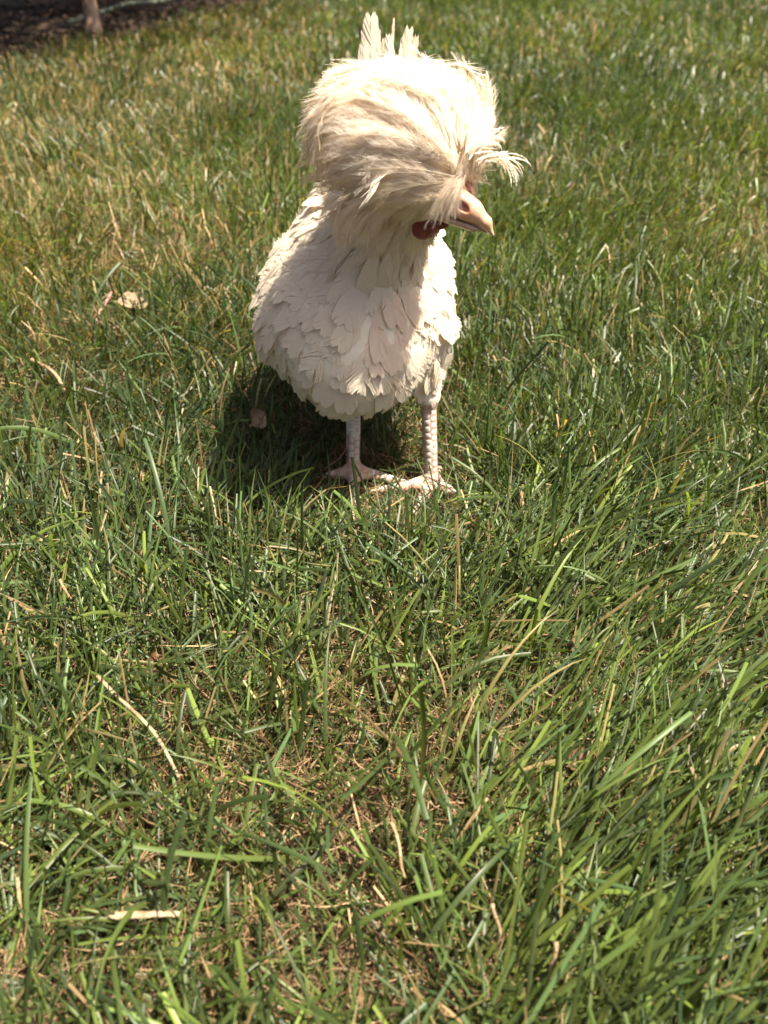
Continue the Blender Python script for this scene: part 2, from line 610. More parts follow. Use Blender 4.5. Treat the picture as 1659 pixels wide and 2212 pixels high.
# ================================================================== CHICKEN
FOOT_R, FOOT_L = np.array([0.0500, 0.632, 0.014]), np.array([-0.0325, 0.650, 0.014])
HOCK_R, HOCK_L = np.array([0.0445, 0.655, 0.096]), np.array([-0.0320, 0.690, 0.096])
TOES = {  # foot, list of toe paths
    'R': (FOOT_R, [[(0.020, 0.622, 0.012), (-0.008, 0.622, 0.007)], [(0.041, 0.606, 0.013), (0.029, 0.583, 0.007)],
                   [(0.066, 0.616, 0.012), (0.083, 0.604, 0.007)], [(0.056, 0.650, 0.010), (0.062, 0.664, 0.006)]]),
    'L': (FOOT_L, [[(-0.047, 0.645, 0.012), (-0.064, 0.646, 0.007)], [(-0.031, 0.620, 0.013), (-0.0285, 0.592, 0.007)],
                   [(-0.006, 0.640, 0.012), (0.024, 0.634, 0.007)], [(-0.036, 0.670, 0.010), (-0.040, 0.685, 0.006)]]),
}
HEAD = np.array([0.043, 0.617, 0.313])
BEAK_F = unit(np.array([0.90, -0.30, -0.16]))
CREST_C = np.array([0.010, 0.632, 0.343])
CREST_R = np.array([0.066, 0.062, 0.055])
POLE = np.array([0.04, 0.62, 0.345])
yaw = R(8)


def rotz(a):
    c, s = math.cos(a), math.sin(a)
    return np.array([[c, -s, 0], [s, c, 0], [0, 0, 1.0]])


def rotx(a):
    c, s = math.cos(a), math.sin(a)
    return np.array([[1, 0, 0], [0, c, -s], [0, s, c]])


TORSO_ROT = rotz(R(-4)) @ rotx(R(16))


def d_torso(p):
    d = d_ell(p, (-0.024, 0.722, 0.180), (0.080, 0.145, 0.084), TORSO_ROT)
    d = smin(d, d_ell(p, (-0.026, 0.678, 0.167), (0.082, 0.064, 0.063)), 0.03)
    d = smin(d, d_cap(p, (-0.022, 0.79, 0.215), (-0.014, 0.885, 0.275), 0.055, 0.025), 0.03)
    # folded wings bulge from the flanks
    d = smin(d, d_ell(p, (-0.102, 0.735, 0.168), (0.018, 0.085, 0.044), rotz(R(-6)) @ rotx(R(12))), 0.015)
    d = smin(d, d_ell(p, (0.046, 0.740, 0.182), (0.020, 0.085, 0.048), rotz(R(4)) @ rotx(R(12))), 0.015)
    # neck
    d = smin(d, d_cap(p, (-0.020, 0.690, 0.220), (0.002, 0.652, 0.272), 0.045, 0.029), 0.03)
    d = smin(d, d_cap(p, (0.002, 0.652, 0.272), (0.034, 0.624, 0.308), 0.029, 0.024), 0.02)
    return d


def d_body(p):
    d = d_torso(p)
    d = smin(d, d_ell(p, HEAD, (0.023, 0.023, 0.021)), 0.012)
    d = smin(d, d_ell(p, CREST_C, CREST_R * 0.87), 0.012)
    for hk, x0 in ((HOCK_R, (0.034, 0.695, 0.148)), (HOCK_L, (-0.055, 0.72, 0.150))):
        d = smin(d, d_cap(p, x0, hk + np.array([0, 0, 0.006]), 0.030, 0.0120), 0.02)
    for key, hk in (('R', HOCK_R), ('L', HOCK_L)):
        ft, toes = TOES[key]
        d = smin(d, d_cap(p, hk, ft, 0.0082, 0.0068), 0.006)
        d = smin(d, d_ell(p, ft + np.array([0, -0.002, 0.0]), (0.0105, 0.0105, 0.0075)), 0.005)
        for a, b in toes:
            d = smin(d, d_cap(p, ft, a, 0.0068, 0.0056), 0.004)
            d = smin(d, d_cap(p, a, b, 0.0056, 0.0036), 0.003)
        # small webs between the front toes
        for (a0, _), (a1, _) in zip(toes[:2], toes[1:3]):
            mid = (np.array(a0) + np.array(a1)) / 2 * 0.45 + ft * 0.55
            d = smin(d, d_ell(p, mid, (0.009, 0.009, 0.0035)), 0.006)
    return d


bv, bq = surface_nets(d_body, (-0.17, 0.54, -0.005), (0.13, 0.93, 0.41), 0.0029)
chicken = link('chicken', None, label='white crested chicken standing on the lawn, head turned right under a shaggy crest', cat='chicken')
ORG = np.array([0.0, 0.66, 0.0])
chicken.location = ORG


def child(name, me, parent=chicken, **k):
    return link(name, me, parent, **k)


fc = bv[bq].mean(1)
skin = (fc[:, 2] < 0.099) & (np.minimum(np.linalg.norm(fc[:, :2] - HOCK_R[:2], axis=1), np.linalg.norm(fc[:, :2] - HOCK_L[:2], axis=1)) < 0.018) | (fc[:, 2] < 0.05)
body = child('body', np_mesh('body', bv - ORG, bq, [M['down'], M['leg_skin']], mat_idx=skin.astype(int)))


# ---- feathers
def feather(Pth, Nrm, W, nb=9, fray=0.3, a0=55, a1=22, shaft=0.0006, prof='round', r=rng, droop=0.0, start=0.06, soft=0.75, thick=1.0):
    """one feather: a shaft with barbs on both sides, as V, tris, soft normals. Pth (k,3) shaft line, Nrm (k,3) face normals, W half width"""
    k = len(Pth)
    seg = np.linalg.norm(np.diff(Pth, axis=0), axis=1)
    s = np.concatenate([[0], np.cumsum(seg)])
    Ltot = s[-1]
    s = s / Ltot
    T = unit(np.gradient(Pth, axis=0))
    t = np.linspace(start, 0.985, nb)
    V, F, NN = [], [], []
    # shaft
    S = unit(np.cross(Nrm, T))
    wv = shaft * (1.0 - 0.85 * s)
    jit = 0.0003 if Ltot < 0.5 else 0.006
    Vs = np.concatenate([Pth - S * wv[:, None] + Nrm * jit, Pth + S * wv[:, None] + Nrm * jit])
    i = np.arange(k - 1)
    V.append(Vs)
    NN.append(np.concatenate([Nrm - 0.6 * S, Nrm + 0.6 * S]))
    F.append(np.stack([i, i + 1, i + k + 1], 1))
    F.append(np.stack([i, i + k + 1, i + k], 1))
    off = len(Vs)
    ip = lambda A, x: np.stack([np.interp(x, s, A[:, c]) for c in range(3)], 1)
    for side in (-1, 1):
        tt_ = np.clip(t + r.normal(0, 0.25 / nb, nb) * fray, 0.01, 0.99)
        B = ip(Pth, tt_)
        Tn = unit(ip(T, tt_))
        Nn = unit(ip(Nrm, tt_))
        Sd = unit(np.cross(Nn, Tn)) * side
        if prof == 'round':
            wp = np.sin(np.pi * np.clip(tt_, 0, 1) ** 0.75 * 0.93 + 0.10) ** 0.6
        elif prof == 'strap':
            wp = np.minimum(1, tt_ * 6 + .15) * np.minimum(1, (1.02 - tt_) * 5) ** 0.6
        else:  # lance
            wp = np.minimum(1, tt_ * 4 + .2) * (1.03 - tt_) ** 0.45
        clump = np.repeat(r.normal(0, 1, nb // 4 + 1), 4)[:nb]
        am = np.radians(a0 + (a1 - a0) * tt_)
        ang = np.clip(am + clump * 0.22 * fray + r.normal(0, 0.05, nb) * fray, 0.12, 1.4)
        ln = W * wp / np.sin(np.clip(am, 0.3, 1.5)) * (1 + (r.normal(0, 0.14, nb) + 0.10 * clump) * fray)
        ln = np.minimum(ln, ((1.02 - tt_) * Ltot + 0.25 * W * (1 + 0.5 * clump * fray)) / np.cos(np.minimum(ang, 1.2)))
        ln = np.maximum(ln, W * 0.1)
        d0 = np.cos(ang)[:, None] * Tn + np.sin(ang)[:, None] * Sd
        ang2 = ang * 0.72
        d1 = np.cos(ang2)[:, None] * Tn + np.sin(ang2)[:, None] * Sd
        lift = (r.normal(0, 0.10, nb) + clump * 0.10) * fray - droop
        j = (Nn * r.uniform(-jit, jit, nb)[:, None])
        mid = B + d0 * (ln * 0.55)[:, None] + Nn * (ln * lift * 0.35)[:, None] + j
        tip = mid + d1 * (ln * 0.45)[:, None] + Nn * (ln * lift * 0.65)[:, None]
        bw = Ltot * (t[1] - t[0]) * 0.62 * thick
        w0, w1, w2 = bw * 1.1, bw * (1.05 - 0.50 * min(fray, 1.2)), bw * (0.8 - 0.68 * min(fray, 1))
        Vb = np.stack([B - Tn * w0 + j, B + Tn * w0 + j, mid + Tn * w1 * 0.9, mid - Tn * w1 * 0.9, tip + Tn * w2, tip - Tn * w2], 1).reshape(-1, 3)
        q = off + np.arange(nb)[:, None] * 6
        V.append(Vb)
        nb_ = unit(np.cross(d0, Tn)) * side
        nb_ = nb_ * np.sign((nb_ * Nn).sum(1, keepdims=True) + 1e-9)
        tiltn = Sd * (0.10 + 0.25 * clump * fray)[:, None] + Tn * (r.normal(0, 0.12, nb) * fray)[:, None]
        NN.append(np.repeat(unit(Nn * soft + nb_ * (1 - soft) + tiltn * 0.6), 6, 0))
        for tri in ((0, 1, 2), (0, 2, 3), (3, 2, 4), (3, 4, 5)):
            F.append(q + np.array(tri))
        off += len(Vb)
    V, F, NN = np.concatenate(V), np.concatenate(F), unit(np.concatenate(NN))
    g = np.cross(V[F[:, 1]] - V[F[:, 0]], V[F[:, 2]] - V[F[:, 0]])
    flip = (g * NN[F[:, 0]]).sum(1) < 0
    F[flip] = F[flip][:, ::-1]
    return V, F, NN


def join(parts):
    n, out_ = 0, [[] for _ in parts[0]]
    for p in parts:
        out_[0].append(p[0])
        out_[1].append(p[1] + n)
        for k in range(2, len(p)):
            out_[k].append(p[k])
        n += len(p[0])
    return [np.concatenate(o_) for o_ in out_]


def flow_dir(P, N):
    d = unit(P - POLE) + np.array([0, 0.30, 0])
    d = d - (d * N).sum(1, keepdims=True) * N
    return unit(d)


def poisson(P, spacing, r):
    order = r.permutation(len(P))
    keep, grid = [], {}
    for i in order:
        sp = spacing[i]
        c = tuple((P[i] // 0.02).astype(int))
        ok = True
        for dx in (-1, 0, 1):
            for dy in (-1, 0, 1):
                for dz in (-1, 0, 1):
                    for j in grid.get((c[0] + dx, c[1] + dy, c[2] + dz), ()):
                        if np.sum((P[i] - P[j]) ** 2) < sp * sp:
                            ok = False
                            break
                    if not ok:
                        break
                if not ok:
                    break
            if not ok:
                break
        if ok:
            keep.append(i)
            grid.setdefault(c, []).append(i)
    return np.array(keep)


# shared meshes for body-contour feathers: unit length along +X, face +Z
fr = np.random.default_rng(21)
FEATHER_MESH = []


for k in range(12):
    x = np.linspace(0, 1, 5)
    P0 = np.stack([x, 0.06 * fr.normal() * x ** 2, 0.02 * x - 0.10 * x ** 2], 1)
    N0 = unit(np.stack([0.20 * x - 0.02, np.zeros(5), np.ones(5)], 1))
    v, f, nn = feather(P0, N0, 0.31 + 0.03 * fr.normal(), nb=22, fray=(0.10, 0.15, 0.12, 0.2, 0.15, 0.25, 0.12, 0.35, 0.16, 0.2, 0.14, 0.5)[k],
                       a0=50, a1=38, shaft=0.004, r=fr, droop=0.07, thick=1.4, soft=1.0)
    FEATHER_MESH.append((v, f, np_mesh('body_feather', v, f, [M['feather']], nrm=nn), nn))

Nv = sdf_normal(d_body, bv)
dt = d_torso(bv.astype(np.float32))
dthigh = np.minimum(d_cap(bv.astype(np.float32), (0.034, 0.695, 0.148), HOCK_R, 0.030, 0.0120), d_cap(bv.astype(np.float32), (-0.055, 0.72, 0.150), HOCK_L, 0.030, 0.0120))
onb = ((np.abs(dt) < 0.004) & (bv[:, 2] > 0.07)) | ((np.abs(dthigh) < 0.006) & (bv[:, 2] > 0.103) & (bv[:, 2] < 0.17))
cand = np.where(onb)[0]
cand = cand[np.argsort(fr.uniform(size=len(cand)))][:24000]
Pc, Nc = bv[cand], Nv[cand]
neckness = np.clip((Pc[:, 2] - 0.235) / 0.04, 0, 1) * np.clip((0.70 - Pc[:, 1]) / 0.03, 0, 1)
spc = 0.0098 - 0.0025 * neckness - 0.0025 * (dt[cand] > 0.003)
kp = poisson(Pc, spc, fr)
Pc, Nc, neckness, dt_k = Pc[kp], Nc[kp], neckness[kp], dt[cand][kp]
Dc = flow_dir(Pc, Nc)
view = unit(np.array([0, 0, H]) - Pc)
facing = (view * Nc).sum(1)
rank = np.argsort(-facing)
# the body's front feathers that show most stand alone; the rest are one plumage
front = set(rank[:290].tolist())
SUN_PATCH = atY(848, 690, 0.615)  # centre of the painted warm sunlight patch on the breast
rest = []
TILT = 0.05 + np.abs(fr.normal(0, 0.02, len(Pc)))
for _ in range(3):
    for frac, want in ((1.0, 0.0011), (0.55, 0.0007)):
        Lr_ = 0.032 * frac
        tip_ = Pc + unit(Dc + Nc * TILT[:, None]) * Lr_ - np.array([0, 0, 1]) * 0
        sd_ = d_body(tip_.astype(np.float32)) - 0.11 * 0.034 * frac ** 2
        TILT = TILT + np.clip((want - sd_) / Lr_, 0, 1.0)
        if frac == 1.0:
            TILT = TILT - np.clip((sd_ - 0.0016) / Lr_, 0, 0.4) * 0.8
TILT = np.minimum(TILT, 0.55)
for i in range(len(Pc)):
    vi = fr.integers(len(FEATHER_MESH))
    v, f, me, nn = FEATHER_MESH[vi]
    nk = neckness[i]
    L = (0.033 * (1 - nk) + 0.036 * nk) * fr.uniform(0.7, 1.3)
    lowleg = np.clip((0.135 - Pc[i][2]) / 0.03, 0, 1) * (dt_k[i] > 0.003)
    L *= 1 - 0.55 * lowleg
    if lowleg < 0.1:
        L *= 1 - (0.28 if Pc[i][0] > 0.012 else 0.20) * np.clip((0.145 - Pc[i][2]) / 0.03, 0, 1)
    Wd = L * ((1 - nk) * 0.95 + nk * 0.42) * fr.uniform(0.85, 1.1) * (1 - 0.35 * lowleg)
    d = Dc[i]
    n = Nc[i]
    s_ = np.cross(n, d)
    d = unit(d + s_ * fr.normal(0, 0.10))
    tilt = TILT[i] + fr.normal(0, 0.012)
    d2 = unit(d + n * tilt)
    s_ = unit(np.cross(n, d2))
    rl = fr.normal(0, 0.04)
    n2 = unit(np.cross(d2, s_) + s_ * rl)
    s_ = unit(np.cross(n2, d2))
    Mx = np.eye(4)
    Mx[:3, 0], Mx[:3, 1], Mx[:3, 2] = d2 * L, s_ * Wd, n2 * L
    Mx[:3, 3] = Pc[i] - d * 0.006 - n * 0.0004 - ORG
    if i in front:
        o = child('body_feather', me)
        if np.linalg.norm((Pc[i] - SUN_PATCH) / np.array([0.022, 0.06, 0.032])) < fr.uniform(0.75, 1.15):  # feathers in the patch get the sunlight tint in their colour
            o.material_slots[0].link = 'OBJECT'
            o.material_slots[0].material = M['sun_tint']
        o.matrix_local = Matrix(Mx.tolist())
    else:
        rest.append((v @ Mx[:3, :3].T + Mx[:3, 3], f, unit(nn @ (Mx[:3, :3] / np.array([L, Wd, L]) ** 2).T)))
v, f, nn = join(rest)
child('plumage', np_mesh('plumage', v, f, [M['feather']], nrm=nn), kind='stuff')


# ---- wings: a row of long flight feathers over each flank
def wing(side, ctr, lab):
    w0 = child('wing', None)
    w0['label'] = lab
    w0.location = ctr - ORG
    for k in range(9):
        t = k / 8
        root = ctr + np.array([side * (0.012 - 0.004 * t), -0.055 + 0.045 * t, 0.040 - 0.062 * t])
        tip = ctr + np.array([-side * (0.018 + 0.02 * (1 - t)), 0.105 + 0.02 * (1 - t), 0.048 - 0.050 * t])
        x = np.linspace(0, 1, 7)[:, None]
        P = root * (1 - x) + tip * x + np.array([side * 0.010, 0, -0.006]) * np.sin(np.pi * x)
        N = unit(np.tile(np.array([side * 1.0, -0.1, 0.25]), (7, 1)))
        v, f, nn = feather(P, N, 0.011, nb=20, fray=0.12, a0=45, a1=22, shaft=0.0008, prof='strap', r=fr)
        child('wing_feather', np_mesh('wing_feather', v - ctr, f, [M['feather']], nrm=nn), w0)


wing(-1, np.array([-0.104, 0.760, 0.166]), 'folded wing on the shaded side')
wing(1, np.array([0.047, 0.765, 0.172]), 'folded wing on the sunlit side')

# ---- tail feathers, upright behind the crest
TB = atY(838, 270, 0.885)
for bx, by, tx, ty, yy, W, nb, fy, pr in (
        (797, 190, 801, 40, 0.905, 0.0120, 40, 0.12, 'round'), (782, 190, 784, 100, 0.900, 0.0075, 30, 0.2, 'round'),
        (815, 190, 827, 88, 0.902, 0.0055, 30, 0.3, 'lance'), (836, 200, 851, 43, 0.910, 0.0042, 36, 0.35, 'lance'),
        (846, 200, 838, 82, 0.898, 0.0065, 30, 0.3, 'round'), (866, 215, 884, 68, 0.905, 0.0095, 40, 0.25, 'round'),
        (878, 220, 899, 84, 0.912, 0.0085, 38, 0.3, 'lance'), (860, 215, 867, 100, 0.893, 0.005, 30, 0.4, 'lance'),
        (826, 210, 812, 108, 0.896, 0.006, 30, 0.35, 'lance')):
    P0, P2 = atY(bx * 0.6 + 838 * 0.4, by + 60, 0.88), atY(tx, ty, yy)
    P1 = (atY(bx, by, yy - 0.006) + (P0 + P2) / 2) / 2
    x = np.linspace(0, 1, 9)[:, None]
    P = P0 * (1 - x) ** 2 + 2 * P1 * x * (1 - x) + P2 * x ** 2
    nrm = unit(np.array([fr.normal(0, 0.25), -1, 0.35]))
    v, f, nn = feather(P, np.tile(nrm, (9, 1)), W, nb=nb, fray=fy, a0=42, a1=26, shaft=0.0009, prof=pr, r=fr, start=0.02, thick=1.6)
    child('tail_feather', np_mesh('tail_feather', v - ORG, f, [M['feather']], nrm=nn))


# ---- crest
def lift(px, py, scale=1.0):
    """pixel -> point on the near side of the crest's ellipsoid (or beside its rim)"""
    d = ray(px, py)
    o = (np.array([0, 0, H]) - CREST_C) / (CREST_R * scale)
    q = d / (CREST_R * scale)
    a, b, c = q @ q, o @ q, o @ o - 1
    disc = b * b - a * c
    t = (-b - math.sqrt(disc)) / a if disc > 0 else -b / a
    return np.array([0, 0, H]) + d * t


def gcurve(pts, x):
    """smooth curve through 4 pixel points"""
    pts = np.asarray(pts, float)
    n = len(pts)
    P = np.vstack([2 * pts[0] - pts[1], pts, 2 * pts[-1] - pts[-2]])
    u = np.clip(x, 0, 1) * (n - 1)
    i = np.minimum(u.astype(int), n - 2)
    t = (u - i)[:, None]
    p0, p1, p2, p3 = P[i], P[i + 1], P[i + 2], P[i + 3]
    return 0.5 * (2 * p1 + (p2 - p0) * t + (2 * p0 - 5 * p1 + 4 * p2 - p3) * t * t + (3 * p1 - p0 - 3 * p2 + p3) * t ** 3)


SWEEP = [  # from over the beak back across the near side, top to bottom
    [(985, 345), (880, 250), (770, 190), (690, 205)],
    [(990, 352), (900, 280), (770, 235), (655, 270)],
    [(990, 368), (900, 315), (780, 290), (668, 320)],
    [(988, 380), (880, 350), (770, 345), (685, 375)],
    [(985, 390), (880, 382), (780, 395), (690, 425)],
    [(982, 400), (890, 402), (800, 425), (715, 470)],
    [(982, 405), (905, 420), (835, 445), (770, 490)],
    [(984, 408), (935, 430), (885, 452), (845, 480)],
    [(988, 405), (960, 438), (930, 462), (900, 486)],
    [(996, 398), (980, 430), (968, 455), (948, 480)],
]
TOP = [
    [(985, 349), (890, 244), (780, 192), (700, 202)],
    [(980, 334), (920, 219), (830, 167), (735, 170)],
    [(982, 324), (940, 214), (860, 157), (770, 142)],
    [(985, 314), (960, 214), (905, 157), (835, 130)],
    [(990, 314), (985, 229), (950, 172), (890, 137)],
    [(1000, 314), (1008, 239), (995, 187), (950, 144)],
    [(1005, 319), (1028, 249), (1030, 202), (1015, 167)],
    [(1008, 329), (1040, 274), (1046, 224), (1040, 192)],
]
RIGHT = [
    [(1004, 335), (1030, 290), (1045, 250), (1048, 215)],
    [(1004, 350), (1030, 310), (1048, 280), (1062, 250)],
    [(1004, 365), (1030, 335), (1050, 310), (1078, 285)],
    [(1004, 378), (1026, 360), (1045, 345), (1070, 335)],
    [(1004, 388), (1022, 378), (1036, 378), (1046, 385)],
    [(1004, 395), (1018, 390), (1028, 398), (1030, 412)],
]
FACE = [
    [(985, 375), (962, 408), (935, 445), (905, 484)],
    [(988, 380), (968, 410), (950, 442), (932, 482)],
    [(995, 385), (982, 415), (970, 445), (958, 480)],
    [(1002, 385), (994, 412), (986, 438), (976, 468)],
]
FRONT = [
    [(975, 305), (985, 345), (988, 380), (982, 412)],
    [(1000, 300), (1005, 340), (1002, 378), (992, 412)],
    [(1020, 305), (1022, 345), (1018, 380), (1008, 410)],
]
BEARD = [
    [(760, 400), (715, 420), (698, 450), (700, 480)],
    [(790, 420), (740, 450), (722, 490), (735, 535)],
    [(830, 430), (785, 462), (762, 505), (762, 548)],
    [(860, 440), (815, 465), (795, 500), (790, 535)],
]


def crest_feather(pts, s0, s1, lo, hi, W, fray, r, jit=7, nb=16, prof='lance', curl=0.0, nadd=(0, -0.25, 0.15), a0=17, thick=0.42, shaft=0.0003, ydep=None):
    x = np.linspace(s0, s1, 8)
    px = gcurve(pts, x) + r.normal(0, jit, 2) + np.linspace(0, 1, 8)[:, None] * r.normal(0, jit * 1.2, 2)
    sc_ = np.linspace(lo, hi, 8)
    P = np.array([lift(a, b, s) for (a, b), s in zip(px, sc_)])
    if ydep is not None:
        P = np.array([atY(a, b, y_) for (a, b), y_ in zip(px, np.interp(x, [0, 1], ydep) + r.normal(0, 0.002))])
    for _ in range(2):
        P[1:-1] = (P[:-2] + 2 * P[1:-1] + P[2:]) / 4
    N = unit((P - CREST_C) / CREST_R ** 2)
    N = unit(N + np.array(nadd) + r.normal(0, 0.10, 3))
    if curl:
        P = P + N * (np.linspace(0, 1, 8)[:, None] ** 2) * curl
    return feather(P, N, W, nb=nb, fray=fray, a0=a0, a1=a0 * 0.5, shaft=shaft, prof=prof, r=r, start=0.02, soft=0.92, thick=thick)


cr = np.random.default_rng(33)
crest_parts = []


def fill(group, nlock, per=8, W=(0.0030, 0.0055), smin_=0.0, smax_=0.42, span=(0.5, 0.85), scale=(0.93, 1.03), jit=18, wild=0.25, nadd=(0, -0.25, 0.15), ydep=None):
    """locks of feathers between neighbouring guide lines"""
    for _ in range(nlock):
        g = cr.uniform(0, len(group) - 1)
        i = min(int(g), len(group) - 2)
        a = g - i
        pts = np.array(group[i], float) * (1 - a) + np.array(group[i + 1], float) * a
        pts = pts + np.array([0, 0.3, 0.8, 1.0])[:, None] * cr.normal(0, jit, 2)
        s0 = cr.uniform(smin_, smax_)
        ln = cr.uniform(*span)
        lay = cr.uniform(*scale)
        flare = cr.uniform(-0.02, 0.05) + (cr.uniform(0.03, 0.14) if cr.uniform() < wild else 0)
        for _k in range(per):
            s00 = np.clip(s0 + cr.normal(0, 0.05), 0, 0.7)
            s1 = min(1.03, s00 + ln * cr.uniform(0.8, 1.1))
            l2 = lay + cr.normal(0, 0.012)
            crest_parts.append(crest_feather(pts, s00, s1, l2 - 0.04, l2 + flare, cr.uniform(*W), cr.uniform(0.5, 1.0), cr, 5.0, nb=40, nadd=nadd, ydep=ydep))


fill(SWEEP, 95, per=6)
fill(TOP, 75, per=6, wild=0.2)
fill(SWEEP, 14, per=3, wild=1.0, scale=(0.99, 1.05), span=(0.45, 0.7))
fill(TOP, 16, per=3, wild=1.0, scale=(0.99, 1.04), span=(0.45, 0.7))
fill(FACE, 14, per=6, W=(0.0022, 0.0036), smin_=0.0, smax_=0.3, span=(0.55, 0.8), jit=6, wild=0, nadd=(0.1, -0.8, 0.5), ydep=(0.588, 0.576))
fill(RIGHT, 18, W=(0.003, 0.005), jit=8, wild=0.5)
fill(BEARD, 15, W=(0.003, 0.005), smin_=0.0, smax_=0.35, span=(0.5, 0.7), jit=10, wild=0, nadd=(-0.2, -1.2, 0.9), ydep=(0.578, 0.600))
fill(FRONT, 10, W=(0.003, 0.0045), smin_=0.0, smax_=0.4, span=(0.5, 0.7), jit=6, wild=0, scale=(0.93, 1.0))
# far side and crown: swept down and back over the ellipsoid
nback = 260
for _ in range(nback):
    a = cr.uniform(-0.5, math.pi + 0.5)
    e0 = cr.uniform(0.15, 1.35)
    leftish = max(0.0, -math.cos(a) - 0.2)
    e = e0 - np.linspace(0, 1, 8) * cr.uniform(0.7, 1.1) * (1 - 0.6 * leftish)
    a_ = a + np.linspace(0, 1, 8) * cr.normal(0, 0.25)
    s_ = np.linspace(0, 1, 8) ** 1.5 * (0.06 + 0.12 * leftish) + cr.uniform(0.88, 1.0)
    P = CREST_C + np.stack([np.cos(e) * np.cos(a_), np.cos(e) * np.sin(a_), np.sin(e)], 1) * CREST_R * s_[:, None]
    N = unit((P - CREST_C) / CREST_R ** 2 + cr.normal(0, 4, 3))
    crest_parts.append(feather(P, N, cr.uniform(0.004, 0.007), nb=26, fray=cr.uniform(0.6, 1), a0=20, a1=10, soft=0.9, shaft=0.0004, prof='lance', r=cr, start=0.03))
v, f, nn = join(crest_parts)
crest = child('crest', np_mesh('crest', v - ORG, f, [M['crest']], nrm=nn), kind='stuff')

# standout crest feathers (pixel guide, relative depth in front of the crest, width)
for pts, lo, hi, W, fy, nb in (
        ([(868, 364), (835, 372), (800, 392), (768, 416)], 1.02, 1.14, 0.0075, 0.9, 22),
        ([(826, 330), (806, 350), (796, 375), (792, 400)], 1.02, 1.12, 0.0040, 1.0, 18),
        ([(1000, 385), (985, 420), (978, 450), (976, 478)], 1.02, 1.08, 0.0050, 0.9, 20),
        ([(990, 395), (968, 425), (955, 455), (946, 482)], 1.03, 1.08, 0.0050, 1.0, 20),
        ([(905, 135), (930, 128), (965, 140), (985, 165)], 0.98, 1.00, 0.0060, 1.1, 18),
        ([(960, 140), (1000, 140), (1030, 165), (1040, 215)], 0.98, 1.02, 0.0060, 1.1, 18),
        ([(1006, 330), (1030, 290), (1045, 265), (1052, 245)], 1.02, 1.05, 0.0035, 0.9, 18),
        ([(1012, 345), (1040, 305), (1062, 285), (1082, 276)], 1.02, 1.04, 0.0035, 1.1, 18),
        ([(850, 150), (810, 138), (785, 134), (762, 140)], 0.98, 1.03, 0.0030, 0.8, 16),
        ([(770, 215), (720, 225), (680, 245), (648, 285)], 0.98, 1.03, 0.0060, 1.1, 18),
        ([(850, 420), (820, 440), (800, 470), (792, 505)], 1.02, 1.02, 0.0040, 1.0, 18)):
    v, f, nn = crest_feather(pts, 0, 1, lo, hi, W, fy, cr, jit=1, nb=nb, nadd=(0.3, -0.2, 1.6) if W > 0.007 else (0.1, -0.3, 0.5), a0=30 if W > 0.0078 else 20, thick=1.2, shaft=0.0006)
    child('crest_feather', np_mesh('crest_feather', v - ORG, f, [M['crest']], nrm=nn), crest)

# curled plumes springing out beyond the far cheek: bundles of drooping strands
for seed, root, ends, n in ((71, (1030, 350), ((1142, 362), (1128, 388), (1108, 398), (1088, 372)), 16), (72, (1020, 335), ((1088, 300), (1092, 325), (1082, 345), (1078, 318)), 9)):
    r = np.random.default_rng(seed)
    strands = []
    for k in range(n):
        e = np.array(ends)[r.integers(len(ends))] + r.normal(0, 6, 2)
        p0 = np.array(root) + r.normal(0, 5, 2)
        top = np.array([p0[0] + (e[0] - p0[0]) * 0.62, min(p0[1], e[1]) - r.uniform(2, 18) - 0.06 * abs(e[0] - p0[0])])
        mid1 = p0 * 0.55 + top * 0.45 + np.array([0, -2])
        strands.append(crest_feather([p0, mid1, top, top * 0.25 + e * 0.75 + np.array([6, -6]), e], 0, 1, 0.97, 1.0, 0.0011, 0.8, r, jit=0.5, nb=22, nadd=(0.2, -0.6, 1.2), a0=14, thick=1.0,
                                     shaft=0.0005, ydep=(0.600, 0.596 + r.normal(0, 0.008))))
    v, f, nn = join(strands)
    child('crest_feather', np_mesh('crest_feather', v - ORG, f, [M['crest']], nrm=nn), crest)

# ---- beak, in a frame F (forward), U (up), S (side)
F_ = BEAK_F
U_ = unit(np.array([0, 0, 1.0]) - F_[2] * F_)
S_ = np.cross(F_, U_)
BROT = np.stack([F_, U_, S_], 1)                 # world -> local by q @ BROT
BS = 1.04
B0 = atY(990, 452, 0.592)


def bl(p):
    return (p - B0.astype(np.float32)) @ BROT.astype(np.float32) / BS


def d_upper(p):
    q = bl(p)
    d = d_cap(q, (-0.012, 0.004, 0), (0.010, 0.0015, 0), 0.0100, 0.0078)
    d = smin(d, d_cap(q, (0.010, 0.0015, 0), (0.0220, -0.0034, 0), 0.0076, 0.0042), 0.004)
    d = smin(d, d_cap(q, (0.0220, -0.0040, 0), (0.0300, -0.0112, 0), 0.0038, 0.0010), 0.004)
    for s in (-1, 1):                             # swollen nostril ridges
        d = smin(d, d_cap(q, (-0.003, 0.0098, s * 0.0042), (0.0060, 0.0080, s * 0.0036), 0.0046, 0.0030), 0.003)
    d = smax(d, -(q[..., 1] + 0.0058 + 0.25 * np.maximum(q[..., 0] - 0.010, 0) + 3.0 * np.maximum(q[..., 0] - 0.016, 0) * 0.25), 0.0012)
    for s in (-1, 1):
        d = smax(d, -d_ell(q, (0.0035, 0.0055, s * 0.0090), (0.0062, 0.0028, 0.0042), rotz(R(-22))), 0.0010)
    return d


